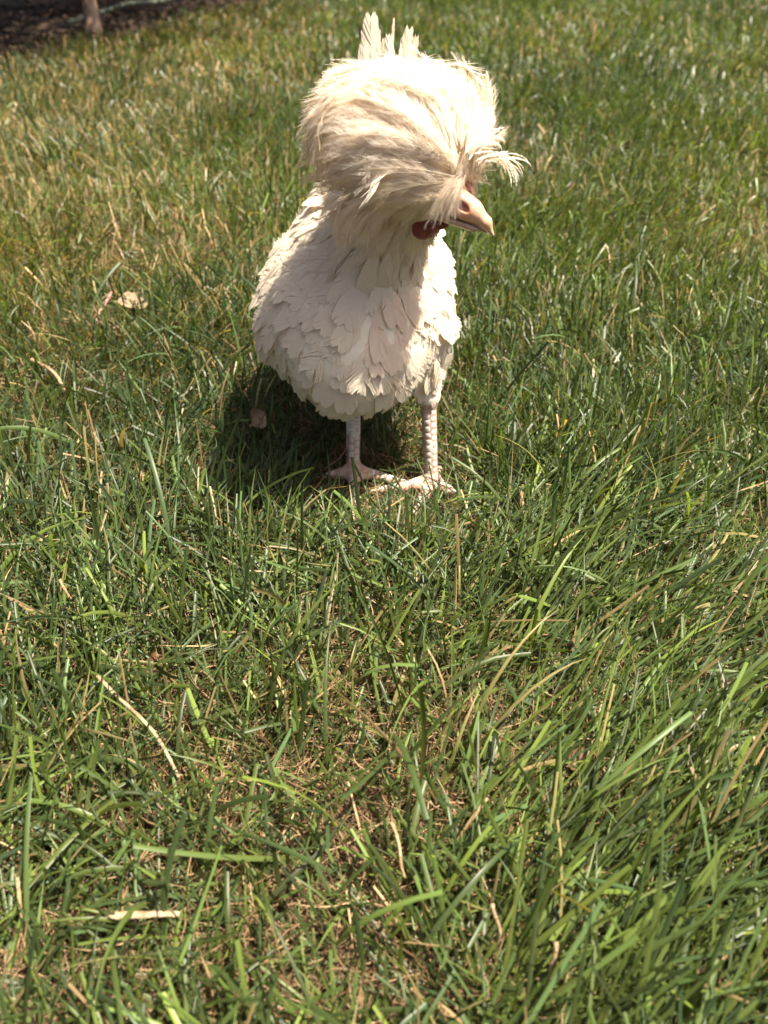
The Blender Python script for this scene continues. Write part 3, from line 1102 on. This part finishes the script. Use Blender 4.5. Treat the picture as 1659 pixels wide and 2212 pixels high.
def d_lower(p):
    q = bl(p)
    d = d_cap(q, (-0.012, -0.0060, 0), (0.012, -0.0068, 0), 0.0074, 0.0060)
    d = smin(d, d_cap(q, (0.012, -0.0060, 0), (0.0225, -0.0090, 0), 0.0056, 0.0020), 0.003)
    d = smax(d, q[..., 1] + 0.0064 + 0.26 * np.maximum(q[..., 0] - 0.010, 0), 0.0008)
    d = smax(d, -(q[..., 1] + 0.0120 + 0.1 * q[..., 0]), 0.003)
    return d


lo_, hi_ = B0 - 0.04, B0 + 0.045
v, q = surface_nets(d_upper, lo_, hi_, 0.0009)
ql = bl(v.astype(np.float32))
near = np.exp(-(((ql[:, 0] - 0.003) / 0.0085) ** 2 + ((ql[:, 1] - 0.0060) / 0.0065) ** 2))
pit = np.exp(-(((ql[:, 0] - 0.0035) / 0.0050) ** 2 + ((ql[:, 1] - 0.0050) / 0.0028) ** 2)) * (np.abs(ql[:, 2]) < 0.0090)
tipm = np.clip((ql[:, 0] - 0.019) / 0.008, 0, 1)
c = np.array([0.67, 0.40, 0.27]) * (1 - near[:, None] * .75) + np.array([0.58, 0.24, 0.15]) * near[:, None] * .75
c = c * (1 - tipm[:, None] * .6) + np.array([0.60, 0.42, 0.24]) * tipm[:, None] * .6
c = c * (1 - pit[:, None] * 0.7) + np.array([0.20, 0.055, 0.035]) * pit[:, None] * 0.7
child('upper_beak', np_mesh('upper_beak', v - ORG, q, [M['beak']], cols=c))
v, q = surface_nets(d_lower, lo_, hi_, 0.0009)
child('lower_beak', np_mesh('lower_beak', v - ORG, q, [M['beak']], cols=np.tile([0.50, 0.37, 0.27], (len(v), 1))))

# bare skin round the beak's base
fcen = HEAD + F_ * 0.010 - U_ * 0.002
v, q = surface_nets(lambda p: d_ell(p, fcen, (0.0185, 0.0185, 0.0165)) + 0.0004 * np.sin(p[..., 0] * 1500) * np.sin(p[..., 2] * 1300) * np.sin(p[..., 1] * 1400), fcen - 0.025, fcen + 0.025, 0.0012)
child('face_skin', np_mesh('face_skin', v - ORG, q, [M['face']]))
# wattle
WA, WB = atY(895, 492, 0.606), atY(962, 484, 0.597)
WM = atY(915, 496, 0.605)


def d_wattle(p):
    d = d_ell(p, WM, (0.0092, 0.0038, 0.0082))
    d = smin(d, d_cap(p, WM + np.array([0, 0, .002]), WB, 0.0065, 0.0030), 0.005)
    d = smin(d, d_ell(p, WM + np.array([0.006, 0.008, 0.001]), (0.009, 0.004, 0.008)), 0.004)
    q = np.sin(p[..., 0] * 900) * np.sin(p[..., 2] * 800 + 1) * np.sin(p[..., 1] * 700)
    return d + 0.0003 * q


v, q = surface_nets(d_wattle, WM - 0.04, WM + 0.05, 0.0010)
child('wattle', np_mesh('wattle', v - ORG, q, [M['wattle']]))

# eye on the near side, under the crest feathers
def ball(c, r, name, mat, par):
    v, q = surface_nets(lambda p: d_ell(p, c, r), np.array(c) - 0.012, np.array(c) + 0.012, 0.001)
    return child(name, np_mesh(name, v - ORG, q, [mat]), par)


for s in (1, -1):
    ec = HEAD + F_ * 0.006 + U_ * 0.004 + S_ * s * 0.0195
    e = ball(ec, (0.0050, 0.0050, 0.0050), 'eye', M['eye'], chicken)
    ball(ec + S_ * s * 0.0032, (0.0026, 0.0026, 0.0026), 'pupil', M['pupil'], e)

# claws and leg scales
scales = []
for key, hk in (('R', HOCK_R), ('L', HOCK_L)):
    ft, toes = TOES[key]
    for a, b in toes:
        a, b = np.array(a), np.array(b)
        d = unit(b - a)
        x = np.linspace(0, 1, 6)
        P = b - d * 0.001 + np.outer(x, d) * 0.012 + np.outer(x * x, [0, 0, -0.003]) + np.array([0, 0, 0.001])
        V, Q, T = tube(P, 0.0030 * (1 - x) ** 0.7 + 0.0004, 8)
        child('claw', np_mesh('claw', V - ORG, [Q, T], [M['claw']]))
    runs = [(hk, ft, 0.0082, 0.0068, 12, 2)] + [(ft, np.array(a), 0.0068, 0.0056, 4, 1) for a, b in toes[:3]] + [(np.array(a), np.array(b), 0.0056, 0.0036, 7, 1) for a, b in toes[:3]]
    for p0, p1, r0, r1, n, cols_ in runs:
        ax = unit(p1 - p0)
        frontv = np.array([0.15, -1.0, 0.05]) if cols_ == 2 else np.array([0, -0.15, 1.0])
        frontv = unit(frontv - (frontv @ ax) * ax)
        sidev = np.cross(ax, frontv)
        for k in range(n):
            for cc in range(cols_):
                ang = (cc - 0.5) * 1.02 if cols_ == 2 else 0.0
                off_ = (0.5 if cc % 2 else 0.0)
                t = (k + 0.5 + off_ * 0.9) / (n + 0.3)
                if t > 1:
                    continue
                c0 = p0 + (p1 - p0) * t
                rr = r0 + (r1 - r0) * t
                hl = np.linalg.norm(p1 - p0) / n * fr.uniform(0.43, 0.52)
                hw = 0.50 if cols_ == 2 else 0.85
                G = []
                for iu in (-1, -0.6, 0, 0.6, 1):
                    for iw in (-1, -0.6, 0, 0.6, 1):
                        edge = max(abs(iu), abs(iw))
                        rad = rr + (0.00025 if edge < 0.9 else -0.0004)
                        wv = ang + iw * hw * (1 - 0.18 * iu * iu)
                        G.append(c0 + ax * iu * hl * (1 - 0.12 * iw * iw) + rad * (math.cos(wv) * frontv + math.sin(wv) * sidev))
                Fq = np.array([(i * 5 + j, i * 5 + j + 1, (i + 1) * 5 + j + 1, (i + 1) * 5 + j) for i in range(4) for j in range(4)])
                scales.append((np.array(G), Fq))
v, f = join(scales)
child('leg_scales', np_mesh('leg_scales', v - ORG, f, [M['scale']]), kind='stuff')

# ================================================================== GRASS
segs = []
for key in 'RL':
    ft, toes = TOES[key]
    for a, b in toes:
        segs.append((ft[:2], np.array(a[:2])))
        segs.append((np.array(a[:2]), np.array(b[:2])))


def clear_of_feet(x, y, m=0.010):
    ok = np.ones(len(x), bool)
    P = np.stack([x, y], 1)
    for a, b in segs:
        ab = b - a
        h = np.clip(((P - a) @ ab) / (ab @ ab), 0, 1)
        ok &= np.linalg.norm(P - a - h[:, None] * ab, axis=1) > m
    return ok


def strips(x, y, az, L, W, tilt, bend, seg, c0, c1, keel=False, cut=None, twist=None, daz=None, zmin=None, z0=None, power=1.4, r=rng):
    """grass blades: V, quads, colours, across"""
    n = len(x)
    s = np.linspace(0, 1, seg + 1)
    pos = np.stack([x, y, np.zeros(n) - 0.002 if z0 is None else z0], 1)
    cut = np.zeros(n) if cut is None else cut
    twist = r.normal(0, 0.5, n) if twist is None else twist
    daz = r.normal(0, 0.25, n) if daz is None else daz
    tw0 = r.normal(0, 0.5, n)
    zmin = r.uniform(0.002, 0.02, n) if zmin is None else zmin
    Vs, C, A = [], [], []
    cols = 3 if keel else 2
    for k in range(seg + 1):
        th = tilt + bend * s[k] ** power
        a = az + daz * s[k]
        hd = np.stack([np.cos(a), np.sin(a), np.zeros(n)], 1)
        T = hd * np.sin(th)[:, None]
        T[:, 2] = np.cos(th)
        if k:
            pos = pos + T * (L / seg)[:, None]
            pos[:, 2] = np.where(pos[:, 2] < zmin * s[k], zmin * s[k], pos[:, 2])
        lat = np.stack([-np.sin(a), np.cos(a), np.zeros(n)], 1)
        nm = np.cross(T, lat)
        tw = tw0 + twist * s[k]
        sd = lat * np.cos(tw)[:, None] + nm * np.sin(tw)[:, None]
        nn = np.cross(sd, T)
        wk = W * np.maximum(np.where(cut > 0.5, np.clip(0.75 + 0.5 * s[k], 0, 1) * (1 - 0.25 * s[k]), (0.7 + 0.6 * min(s[k], .5)) * (1 - s[k] ** 2.2)), 0.04)
        ck = c0 * (1 - s[k]) + c1 * s[k]
        if keel:
            Vs += [pos - sd * (wk / 2)[:, None], pos - nn * (wk * 0.22)[:, None], pos + sd * (wk / 2)[:, None]]
            A += [np.full(n, -1.0), np.zeros(n), np.full(n, 1.0)]
            C += [ck, ck * 1.12, ck]
        else:
            Vs += [pos - sd * (wk / 2)[:, None], pos + sd * (wk / 2)[:, None]]
            A += [np.full(n, -1.0), np.full(n, 1.0)]
            C += [ck, ck]
    m = len(Vs)
    V = np.stack(Vs, 1).reshape(-1, 3)
    C = np.stack(C, 1).reshape(-1, 3)
    A = np.stack(A, 1).ravel()
    q = []
    for k in range(seg):
        for j in range(cols - 1):
            b = k * cols + j
            q.append([b, b + 1, b + cols + 1, b + cols])
    F = (np.arange(n)[:, None, None] * m + np.array(q)[None]).reshape(-1, 4)
    return V, F, C, A


def merge(parts):
    n, V, F, C, A = 0, [], [], [], []
    for v, f, c_, a_ in parts:
        V.append(v)
        F.append(f + n)
        C.append(c_)
        A.append(a_)
        n += len(v)
    return np.concatenate(V), np.concatenate(F), np.concatenate(C), np.concatenate(A)


n_dens, n_dry, n_hue, n_az = VNoise(41, 9.0), VNoise(42, 6.0), VNoise(43, 4.0), VNoise(44, 5.0)
n_dens2 = VNoise(45, 26.0)


def half_w(y):
    return 0.162 + 0.388 * np.maximum(y, 0)


def scatter(y0, y1, dens, margin, r, side_fall=True):
    """roots in the view's wedge plus a margin on both sides"""
    wmax = half_w(np.array([y1]))[0] + margin
    n = int(dens * (y1 - y0) * 2 * wmax)
    x, y = r.uniform(-wmax, wmax, n), r.uniform(y0, y1, n)
    k = np.abs(x) < half_w(y) + margin
    x, y = x[k], y[k]
    k = bed_side(x, y) < 0
    return x[k], y[k]


def comb(x, y):
    """how strongly the blades lie over to the right (long grass at the near right)"""
    return np.clip((x + 0.02 - 0.05 * (y - 0.35)) / 0.16, 0, 1) * np.clip((0.60 - y) / 0.22, 0, 1)


def pick_colours(x, y, r, dryb=0.0):
    n = len(x)
    hue = r.normal(-0.05, 0.55, n) + 0.5 * n_hue(x, y)
    g_blue, g_mid, g_yel = np.array([0.044, 0.078, 0.036]), np.array([0.060, 0.098, 0.027]), np.array([0.118, 0.162, 0.029])
    a = np.clip(hue, -1, 1)[:, None]
    c = np.where(a < 0, g_mid * (1 + a) - g_blue * a, g_mid * (1 - a) + g_yel * a)
    c = c * np.clip(np.exp(r.normal(-0.10, 0.45, n)), 0.3, 2.2)[:, None]
    base = c * 0.6 + np.array([0.12, 0.12, 0.04]) * 0.4
    dry = r.uniform(0, 1, n) < dryb
    straw = np.array([0.42, 0.30, 0.15]) * r.uniform(0.5, 1.25, n)[:, None]
    half = r.uniform(0, 1, n) < 0.04 + dryb * 0.4
    c = np.where(dry[:, None], straw, c)
    base = np.where(dry[:, None], straw * 0.8, base)
    c = np.where((half & ~dry)[:, None], c * 0.35 + straw * 0.65, c)   # withered tips
    return base, c, dry


gr = np.random.default_rng(101)
parts = []


def zone(y0, y1, dens, margin, seg, keel, Lr, Wr, upright, seed):
    r = np.random.default_rng(seed)
    x, y = scatter(y0, y1, dens, margin, r)
    d = 0.72 + 0.38 * n_dens(x, y) + 0.22 * n_dens2(x, y) + 0.35 * comb(x, y)
    k = r.uniform(0, 1, len(x)) < np.clip(d, np.where(y > 0.6, 0.55, 0.24), 1)
    x, y = x[k], y[k]
    k = clear_of_feet(x, y)
    x, y = x[k], y[k]
    n = len(x)
    cb = comb(x, y)
    lie = r.uniform(0, 1, n) < cb * 0.85
    az = r.uniform(0, 6.283, n)
    az = np.where(r.uniform(0, 1, n) < 0.35, 0.9 + 1.2 * n_az(x, y) + r.normal(0, 0.5, n), az)
    az = np.where(lie, R(32) + r.normal(0, 0.42, n), az)
    L = r.uniform(*Lr, n) * (1 + 0.18 * n_dens(x, y)) * np.where(lie, 1.35, 1)
    under = (np.abs(x + 0.02) < 0.085) & (y > 0.60) & (y < 0.86)
    L = np.where(under, np.minimum(L, r.uniform(0.03, 0.05, n)), L)
    infeet = (np.abs(x - 0.01) < 0.09) & (y > 0.55) & (y < 0.64)
    L = np.where(infeet, L * r.uniform(0.45, 0.85, n), L)
    W = r.uniform(*Wr, n)
    tilt = np.abs(r.normal(0.30 if upright else 0.55, 0.28, n))
    flat = (r.uniform(0, 1, n) < (0.18 if upright else 0.38)) & ~lie
    tilt = np.where(flat, r.uniform(0.9, 1.5, n), tilt)
    tilt = np.where(lie, r.uniform(0.75, 1.35, n), tilt)
    tilt = np.where(infeet, np.maximum(tilt, r.uniform(0.6, 1.4, n)), tilt)
    bend = r.normal(0.55, 0.45, n)
    bend = np.where(flat | lie, r.normal(0.15, 0.25, n), bend)
    left = np.clip((-x - 0.05) / 0.5, 0, 1)
    dryb = np.clip(0.035 + 0.04 * n_dry(x, y) + 0.20 * left * (y > 0.75) - 0.03 * cb, 0.005, 0.5)
    c0, c1, dry = pick_colours(x, y, r, dryb)
    W = np.where(dry, W * 0.75, W)
    cut = (r.uniform(0, 1, n) < 0.5).astype(float)
    zmin = np.where(lie | flat, r.uniform(0.004, 0.045, n), r.uniform(0.002, 0.02, n))
    parts.append(strips(x, y, az, L, W, tilt, bend, seg, c0, c1, keel, cut, zmin=zmin, r=r))


zone(0.02, 0.62, 40000, 0.16, 5, True, (0.035, 0.100), (0.0016, 0.0040), False, 201)
zone(0.62, 1.20, 46000, 0.18, 4, False, (0.035, 0.085), (0.0014, 0.0032), True, 202)
zone(1.20, 2.40, 25000, 0.30, 3, False, (0.042, 0.088), (0.0018, 0.0038), True, 203)
zone(2.40, 5.40, 10500, 0.50, 2, False, (0.045, 0.085), (0.0030, 0.0060), True, 204)
zone(5.40, 9.00, 2500, 0.8, 2, False, (0.04, 0.07), (0.006, 0.010), True, 205)
# fine short undergrowth close by
r = np.random.default_rng(210)
x, y = scatter(0.02, 1.3, 26000, 0.12, r)
k = clear_of_feet(x, y, 0.006)
x, y = x[k], y[k]
n = len(x)
c0, c1, dry = pick_colours(x, y, r, 0.25)
parts.append(strips(x, y, r.uniform(0, 6.28, n), r.uniform(0.018, 0.045, n), r.uniform(0.0008, 0.0018, n), r.uniform(0.3, 1.5, n), r.normal(0.4, 0.5, n), 3, c0 * 0.9, c1 * 0.9, r=r))
# long arching blades that stand out in the foreground
r = np.random.default_rng(220)
x, y = scatter(0.06, 1.0, 700, 0.12, r)
k = clear_of_feet(x, y, 0.02) & ~((np.abs(x + 0.02) < 0.11) & (y > 0.5) & (y < 0.88))
x, y = x[k], y[k]
n = len(x)
c0, c1, dry = pick_colours(x, y, r, 0.02)
lie = r.uniform(0, 1, n) < comb(x, y)
parts.append(strips(x, y, np.where(lie, R(35) + r.normal(0, 0.4, n), r.uniform(0, 6.28, n)), r.uniform(0.08, 0.15, n), r.uniform(0.0030, 0.0052, n), r.uniform(0.1, 0.9, n),
                    r.normal(0.9, 0.5, n), 8, c0, c1 * 1.1, True, (r.uniform(0, 1, n) < 0.4).astype(float), twist=r.normal(0, 0.7, n), zmin=r.uniform(0.02, 0.05, n), r=r))
V, F, C, A = merge(parts)
lawn = link('lawn_grass', np_mesh('lawn_grass', V, F, [M['grass']], cols=C, across=A), label='uneven mown green lawn of long and short blades', cat='grass', kind='stuff')
nt_grass = len(F) * 2

# thatch: curled dead fibres on the soil
parts = []
for y0, y1, dens, seg, Wr, seed in ((0.02, 0.75, 42000, 5, (0.0006, 0.0014), 301), (0.75, 1.6, 14000, 3, (0.001, 0.002), 302), (1.6, 5.0, 2000, 2, (0.002, 0.004), 303)):
    r = np.random.default_rng(seed)
    x, y = scatter(y0, y1, dens, 0.12, r)
    k = clear_of_feet(x, y, 0.004)
    x, y = x[k], y[k]
    n = len(x)
    sh = r.uniform(0.25, 1.15, n)[:, None]
    hu = r.uniform(0, 1, n)[:, None]
    c = (np.array([0.17, 0.095, 0.045]) * (1 - hu) + np.array([0.40, 0.28, 0.16]) * hu) * sh
    parts.append(strips(x, y, r.uniform(0, 6.28, n), r.uniform(0.015, 0.06, n), r.uniform(*Wr, n), r.uniform(1.1, 1.75, n), r.normal(0, 0.6, n), seg,
                        c, c * 1.15, daz=r.normal(0, 1.6, n), zmin=r.uniform(0.001, 0.016, n), z0=r.uniform(0.001, 0.012, n), r=r))
V, F, C, A = merge(parts)
link('lawn_thatch', np_mesh('lawn_thatch', V, F, [M['thatch']], cols=C), label='brown matted thatch of dead fibres between the grass blades', cat='thatch', kind='stuff')

# dry stems standing in the lawn
parts = []
for y0, y1, dens, seg, Wr, seed in ((0.15, 0.75, 300, 5, (0.0014, 0.0026), 311), (0.75, 1.8, 480, 4, (0.0016, 0.0030), 312), (1.8, 4.5, 170, 3, (0.003, 0.0055), 313)):
    r = np.random.default_rng(seed)
    x, y = scatter(y0, y1, dens, 0.2, r)
    k = clear_of_feet(x, y, 0.012) & (r.uniform(0, 1, len(x)) < np.clip(0.45 + 0.5 * n_dry(x, y) + 0.35 * np.clip(-x * 1.5, -0.3, 1), 0.06, 1))
    x, y = x[k], y[k]
    k = ~((np.abs(x + 0.02) < 0.10) & (y > 0.58) & (y < 0.9))
    x, y = x[k], y[k]
    n = len(x)
    c = np.array([0.46, 0.33, 0.19]) * r.uniform(0.5, 1.3, n)[:, None]
    parts.append(strips(x, y, R(110) + r.normal(0, 0.9, n), r.uniform(0.03, 0.075, n), r.uniform(*Wr, n), np.abs(r.normal(0.4, 0.35, n)), r.normal(0.1, 0.3, n), seg,
                        c * np.array([0.85, 0.75, 0.6]), c * 1.15, cut=np.ones(n), twist=r.normal(0, 0.3, n), r=r))
V, F, C, A = merge(parts)
link('dry_stems', np_mesh('dry_stems', V, F, [M['thatch']], cols=C), label='scattered pale dry stems standing among the green blades', cat='dry grass', kind='stuff')


# ---- single straws, twigs and fallen leaves that can be told apart
def stalk(name, label, cat, pts, rad, mat, flat=1.0, group=None):
    """pts: (px, py, height above the soil)"""
    rad = rad * 0.8
    P = np.array([atZ(*p) for p in pts])
    n = 14
    t = np.linspace(0, 1, n)
    Q = np.stack([np.interp(t, np.linspace(0, 1, len(P)), P[:, i]) for i in range(3)], 1)
    if len(P) > 2 and cat != 'twig':
        for _ in range(2):
            Q[1:-1] = (Q[:-2] + 2 * Q[1:-1] + Q[2:]) / 4
    bd = np.random.default_rng(len(label) + 5)
    Q[:, :2] += (np.sin(t * math.pi * bd.uniform(0.8, 1.6) + bd.uniform(0, 3)) * rad * 2.2)[:, None] * unit(bd.normal(0, 1, 2))
    Q[:, 2] = Q[:, 2] * 1.05 + 0.003
    Q[1:-1] += np.random.default_rng(len(label)).normal(0, rad * 0.08, (n - 2, 3))
    rr = np.full(n, rad) * (1 - 0.25 * t) * np.random.default_rng(len(label) + 1).uniform(0.95, 1.05, n)
    V, Fq, T3 = tube(Q, rr, 7)
    if flat != 1.0:
        ctr = np.repeat(Q, 7, 0)
        V[:len(ctr), 2] = ctr[:, 2] + (V[:len(ctr), 2] - ctr[:, 2]) * flat
    o = Q[0].copy()
    o[2] = 0
    ob = link(name, np_mesh(name, V - o, [Fq, T3], [mat]), label=label, cat=cat, group=group)
    ob.location = o
    return ob


stalk('straw', 'broad flat pale split straw lying level near the bottom left', 'straw', [(232, 1966, .030), (310, 1978, .030), (398, 1996, .028)], 0.0030, M['pale_straw'], 0.4)
stalk('straw', 'long pale dead blade slanting down to the right at lower left', 'straw', [(220, 1463, .040), (290, 1552, .035), (345, 1618, .03), (392, 1680, .02)], 0.0019, M['pale_straw'], 0.6)
stalk('twig', 'reddish bent twig in the grass left of the chicken', 'twig', [(243, 640, .03), (206, 692, .02), (250, 719, .02)], 0.0034, M['twig'])
stalk('straw', 'thick tan stalk with ragged top leaning left of the picture middle', 'straw', [(140, 1258, .05), (158, 1305, .035), (178, 1360, .01)], 0.0016, M['straw'])
stalk('straw', 'brown stem standing right of the chicken feet, forked at its top', 'straw', [(1196, 905, .06), (1206, 960, .045), (1214, 1010, .03), (1228, 1095, .0)], 0.0013, M['straw'])
stalk('straw', 'pale upright stem in the grass right of the chicken breast', 'straw', [(1310, 540, .06), (1312, 580, .04), (1322, 622, .01)], 0.0016, M['pale_straw'])
stalk('straw', 'orange-tan stem standing in the bottom foreground right of the centre', 'straw', [(1186, 2040, .045), (1194, 2110, .03), (1202, 2200, .005)], 0.0017, M['straw'])
stalk('straw', 'pale straw stub at the lower centre among long green blades', 'straw', [(1072, 1968, .05), (1070, 2010, .035), (1062, 2062, .01)], 0.0015, M['pale_straw'])
stalk('straw', 'thick tan straw slanting in the grass at the far left edge', 'straw', [(72, 785, .04), (108, 812, .035), (150, 852, .02)], 0.0032, M['straw'])
stalk('straw', 'pale bent straw lying in the grass just above the long dead blade', 'straw', [(478, 1210, .03), (530, 1240, .03), (552, 1244, .03), (640, 1245, .02)], 0.0012, M['pale_straw'])
stalk('straw', 'tan straw leaning at the left edge below the thick tan straw', 'straw', [(130, 985, .045), (200, 1000, .03), (262, 1050, .01)], 0.0017, M['straw'])
stalk('straw', 'pale twisted straw at the left, level with the chicken tail base', 'straw', [(30, 228, .05), (33, 250, .03), (36, 285, .0)], 0.0042, M['pale_straw'])
stalk('straw', 'thin tan stem right of the forked brown stem', 'straw', [(1360, 730, .06), (1364, 770, .04), (1370, 815, .0)], 0.0015, M['straw'])
stalk('straw', 'brown dead stalk lying at the lower right corner', 'straw', [(1490, 2098, .03), (1548, 2092, .03), (1590, 2068, .03)], 0.0018, M['straw'])
stalk('straw', 'short straw piece slanting left of the bottom centre', 'straw', [(838, 1790, .04), (868, 1850, .03), (880, 1900, .02)], 0.0015, M['straw'])
stalk('twig', 'thin orange twig arching beside the chicken foot in shade', 'twig', [(752, 948, .05), (748, 978, .04), (725, 1003, .02), (700, 1018, .012)], 0.0011, M['twig'])


def leaf(label, px, py, z, size, az, tilt, mat, seed):
    r = np.random.default_rng(seed)
    nu, nv = 9, 7
    V = []
    for side in (0, 1):
        for i in range(nu):
            for j in range(nv):
                u, v_ = i / (nu - 1), j / (nv - 1) * 2 - 1
                wd = 0.36 * math.sin(math.pi * min(1, u * 0.96 + 0.03)) ** 0.7 * (1 + 0.10 * math.sin(u * 21 + seed))
                V.append((u - 0.5, v_ * wd, 0.22 * v_ * v_ * wd * 2 + 0.12 * math.sin(u * 4 + seed) + 0.02 * math.sin(v_ * 9 + u * 7) - side * 0.012))
    V = np.array(V) * size
    m = nu * nv
    q = [(i * nv + j, i * nv + j + 1, (i + 1) * nv + j + 1, (i + 1) * nv + j) for i in range(nu - 1) for j in range(nv - 1)]
    F = np.array(q + [tuple(m + k for k in reversed(t)) for t in q])
    o = link('dry_leaf', np_mesh('dry_leaf', V, F, [mat]), label=label, cat='leaf')
    o.location = atZ(px, py, z)
    o.rotation_euler = (tilt, r.normal(0, 0.2), az)
    # stalk of the leaf
    sp = np.array([(-0.5 - 0.05 * k, 0.01 * k, 0.12 * math.sin(seed - 2.0 * 0) + 0.01 * k) for k in range(5)]) * size
    V, Q, T = tube(sp, np.linspace(0.03, 0.018, 5) * size, 6)
    link('leaf_stalk', np_mesh('leaf_stalk', V, [Q, T], [mat]), o)
    return o


leaf('pale tan dry leaf lying in the grass beside the reddish twig', 288, 655, 0.035, 0.040, 0.3, 0.5, M['tan_leaf'], 1)
leaf('dull tan leaf lying in shade left of the chicken leg', 556, 905, 0.035, 0.034, 1.2, 0.9, M['tan_leaf'], 2)
leaf('rusty brown leaf half buried under long blades at lower right', 1245, 1640, 0.018, 0.026, 0.8, 0.7, M['brown_leaf'], 3)
leaf('curled light brown leaf in the grass at the right edge', 1400, 1268, 0.022, 0.034, 0.2, 0.5, M['tan_leaf'], 4)
leaf('small narrow brown leaf standing in the grass at the left', 325, 1440, 0.016, 0.026, 1.5, 1.0, M['brown_leaf'], 5)
leaf('brown leaf scrap in the thatch left of the chicken toes', 700, 1262, 0.02, 0.020, 2.2, 0.3, M['brown_leaf'], 6)
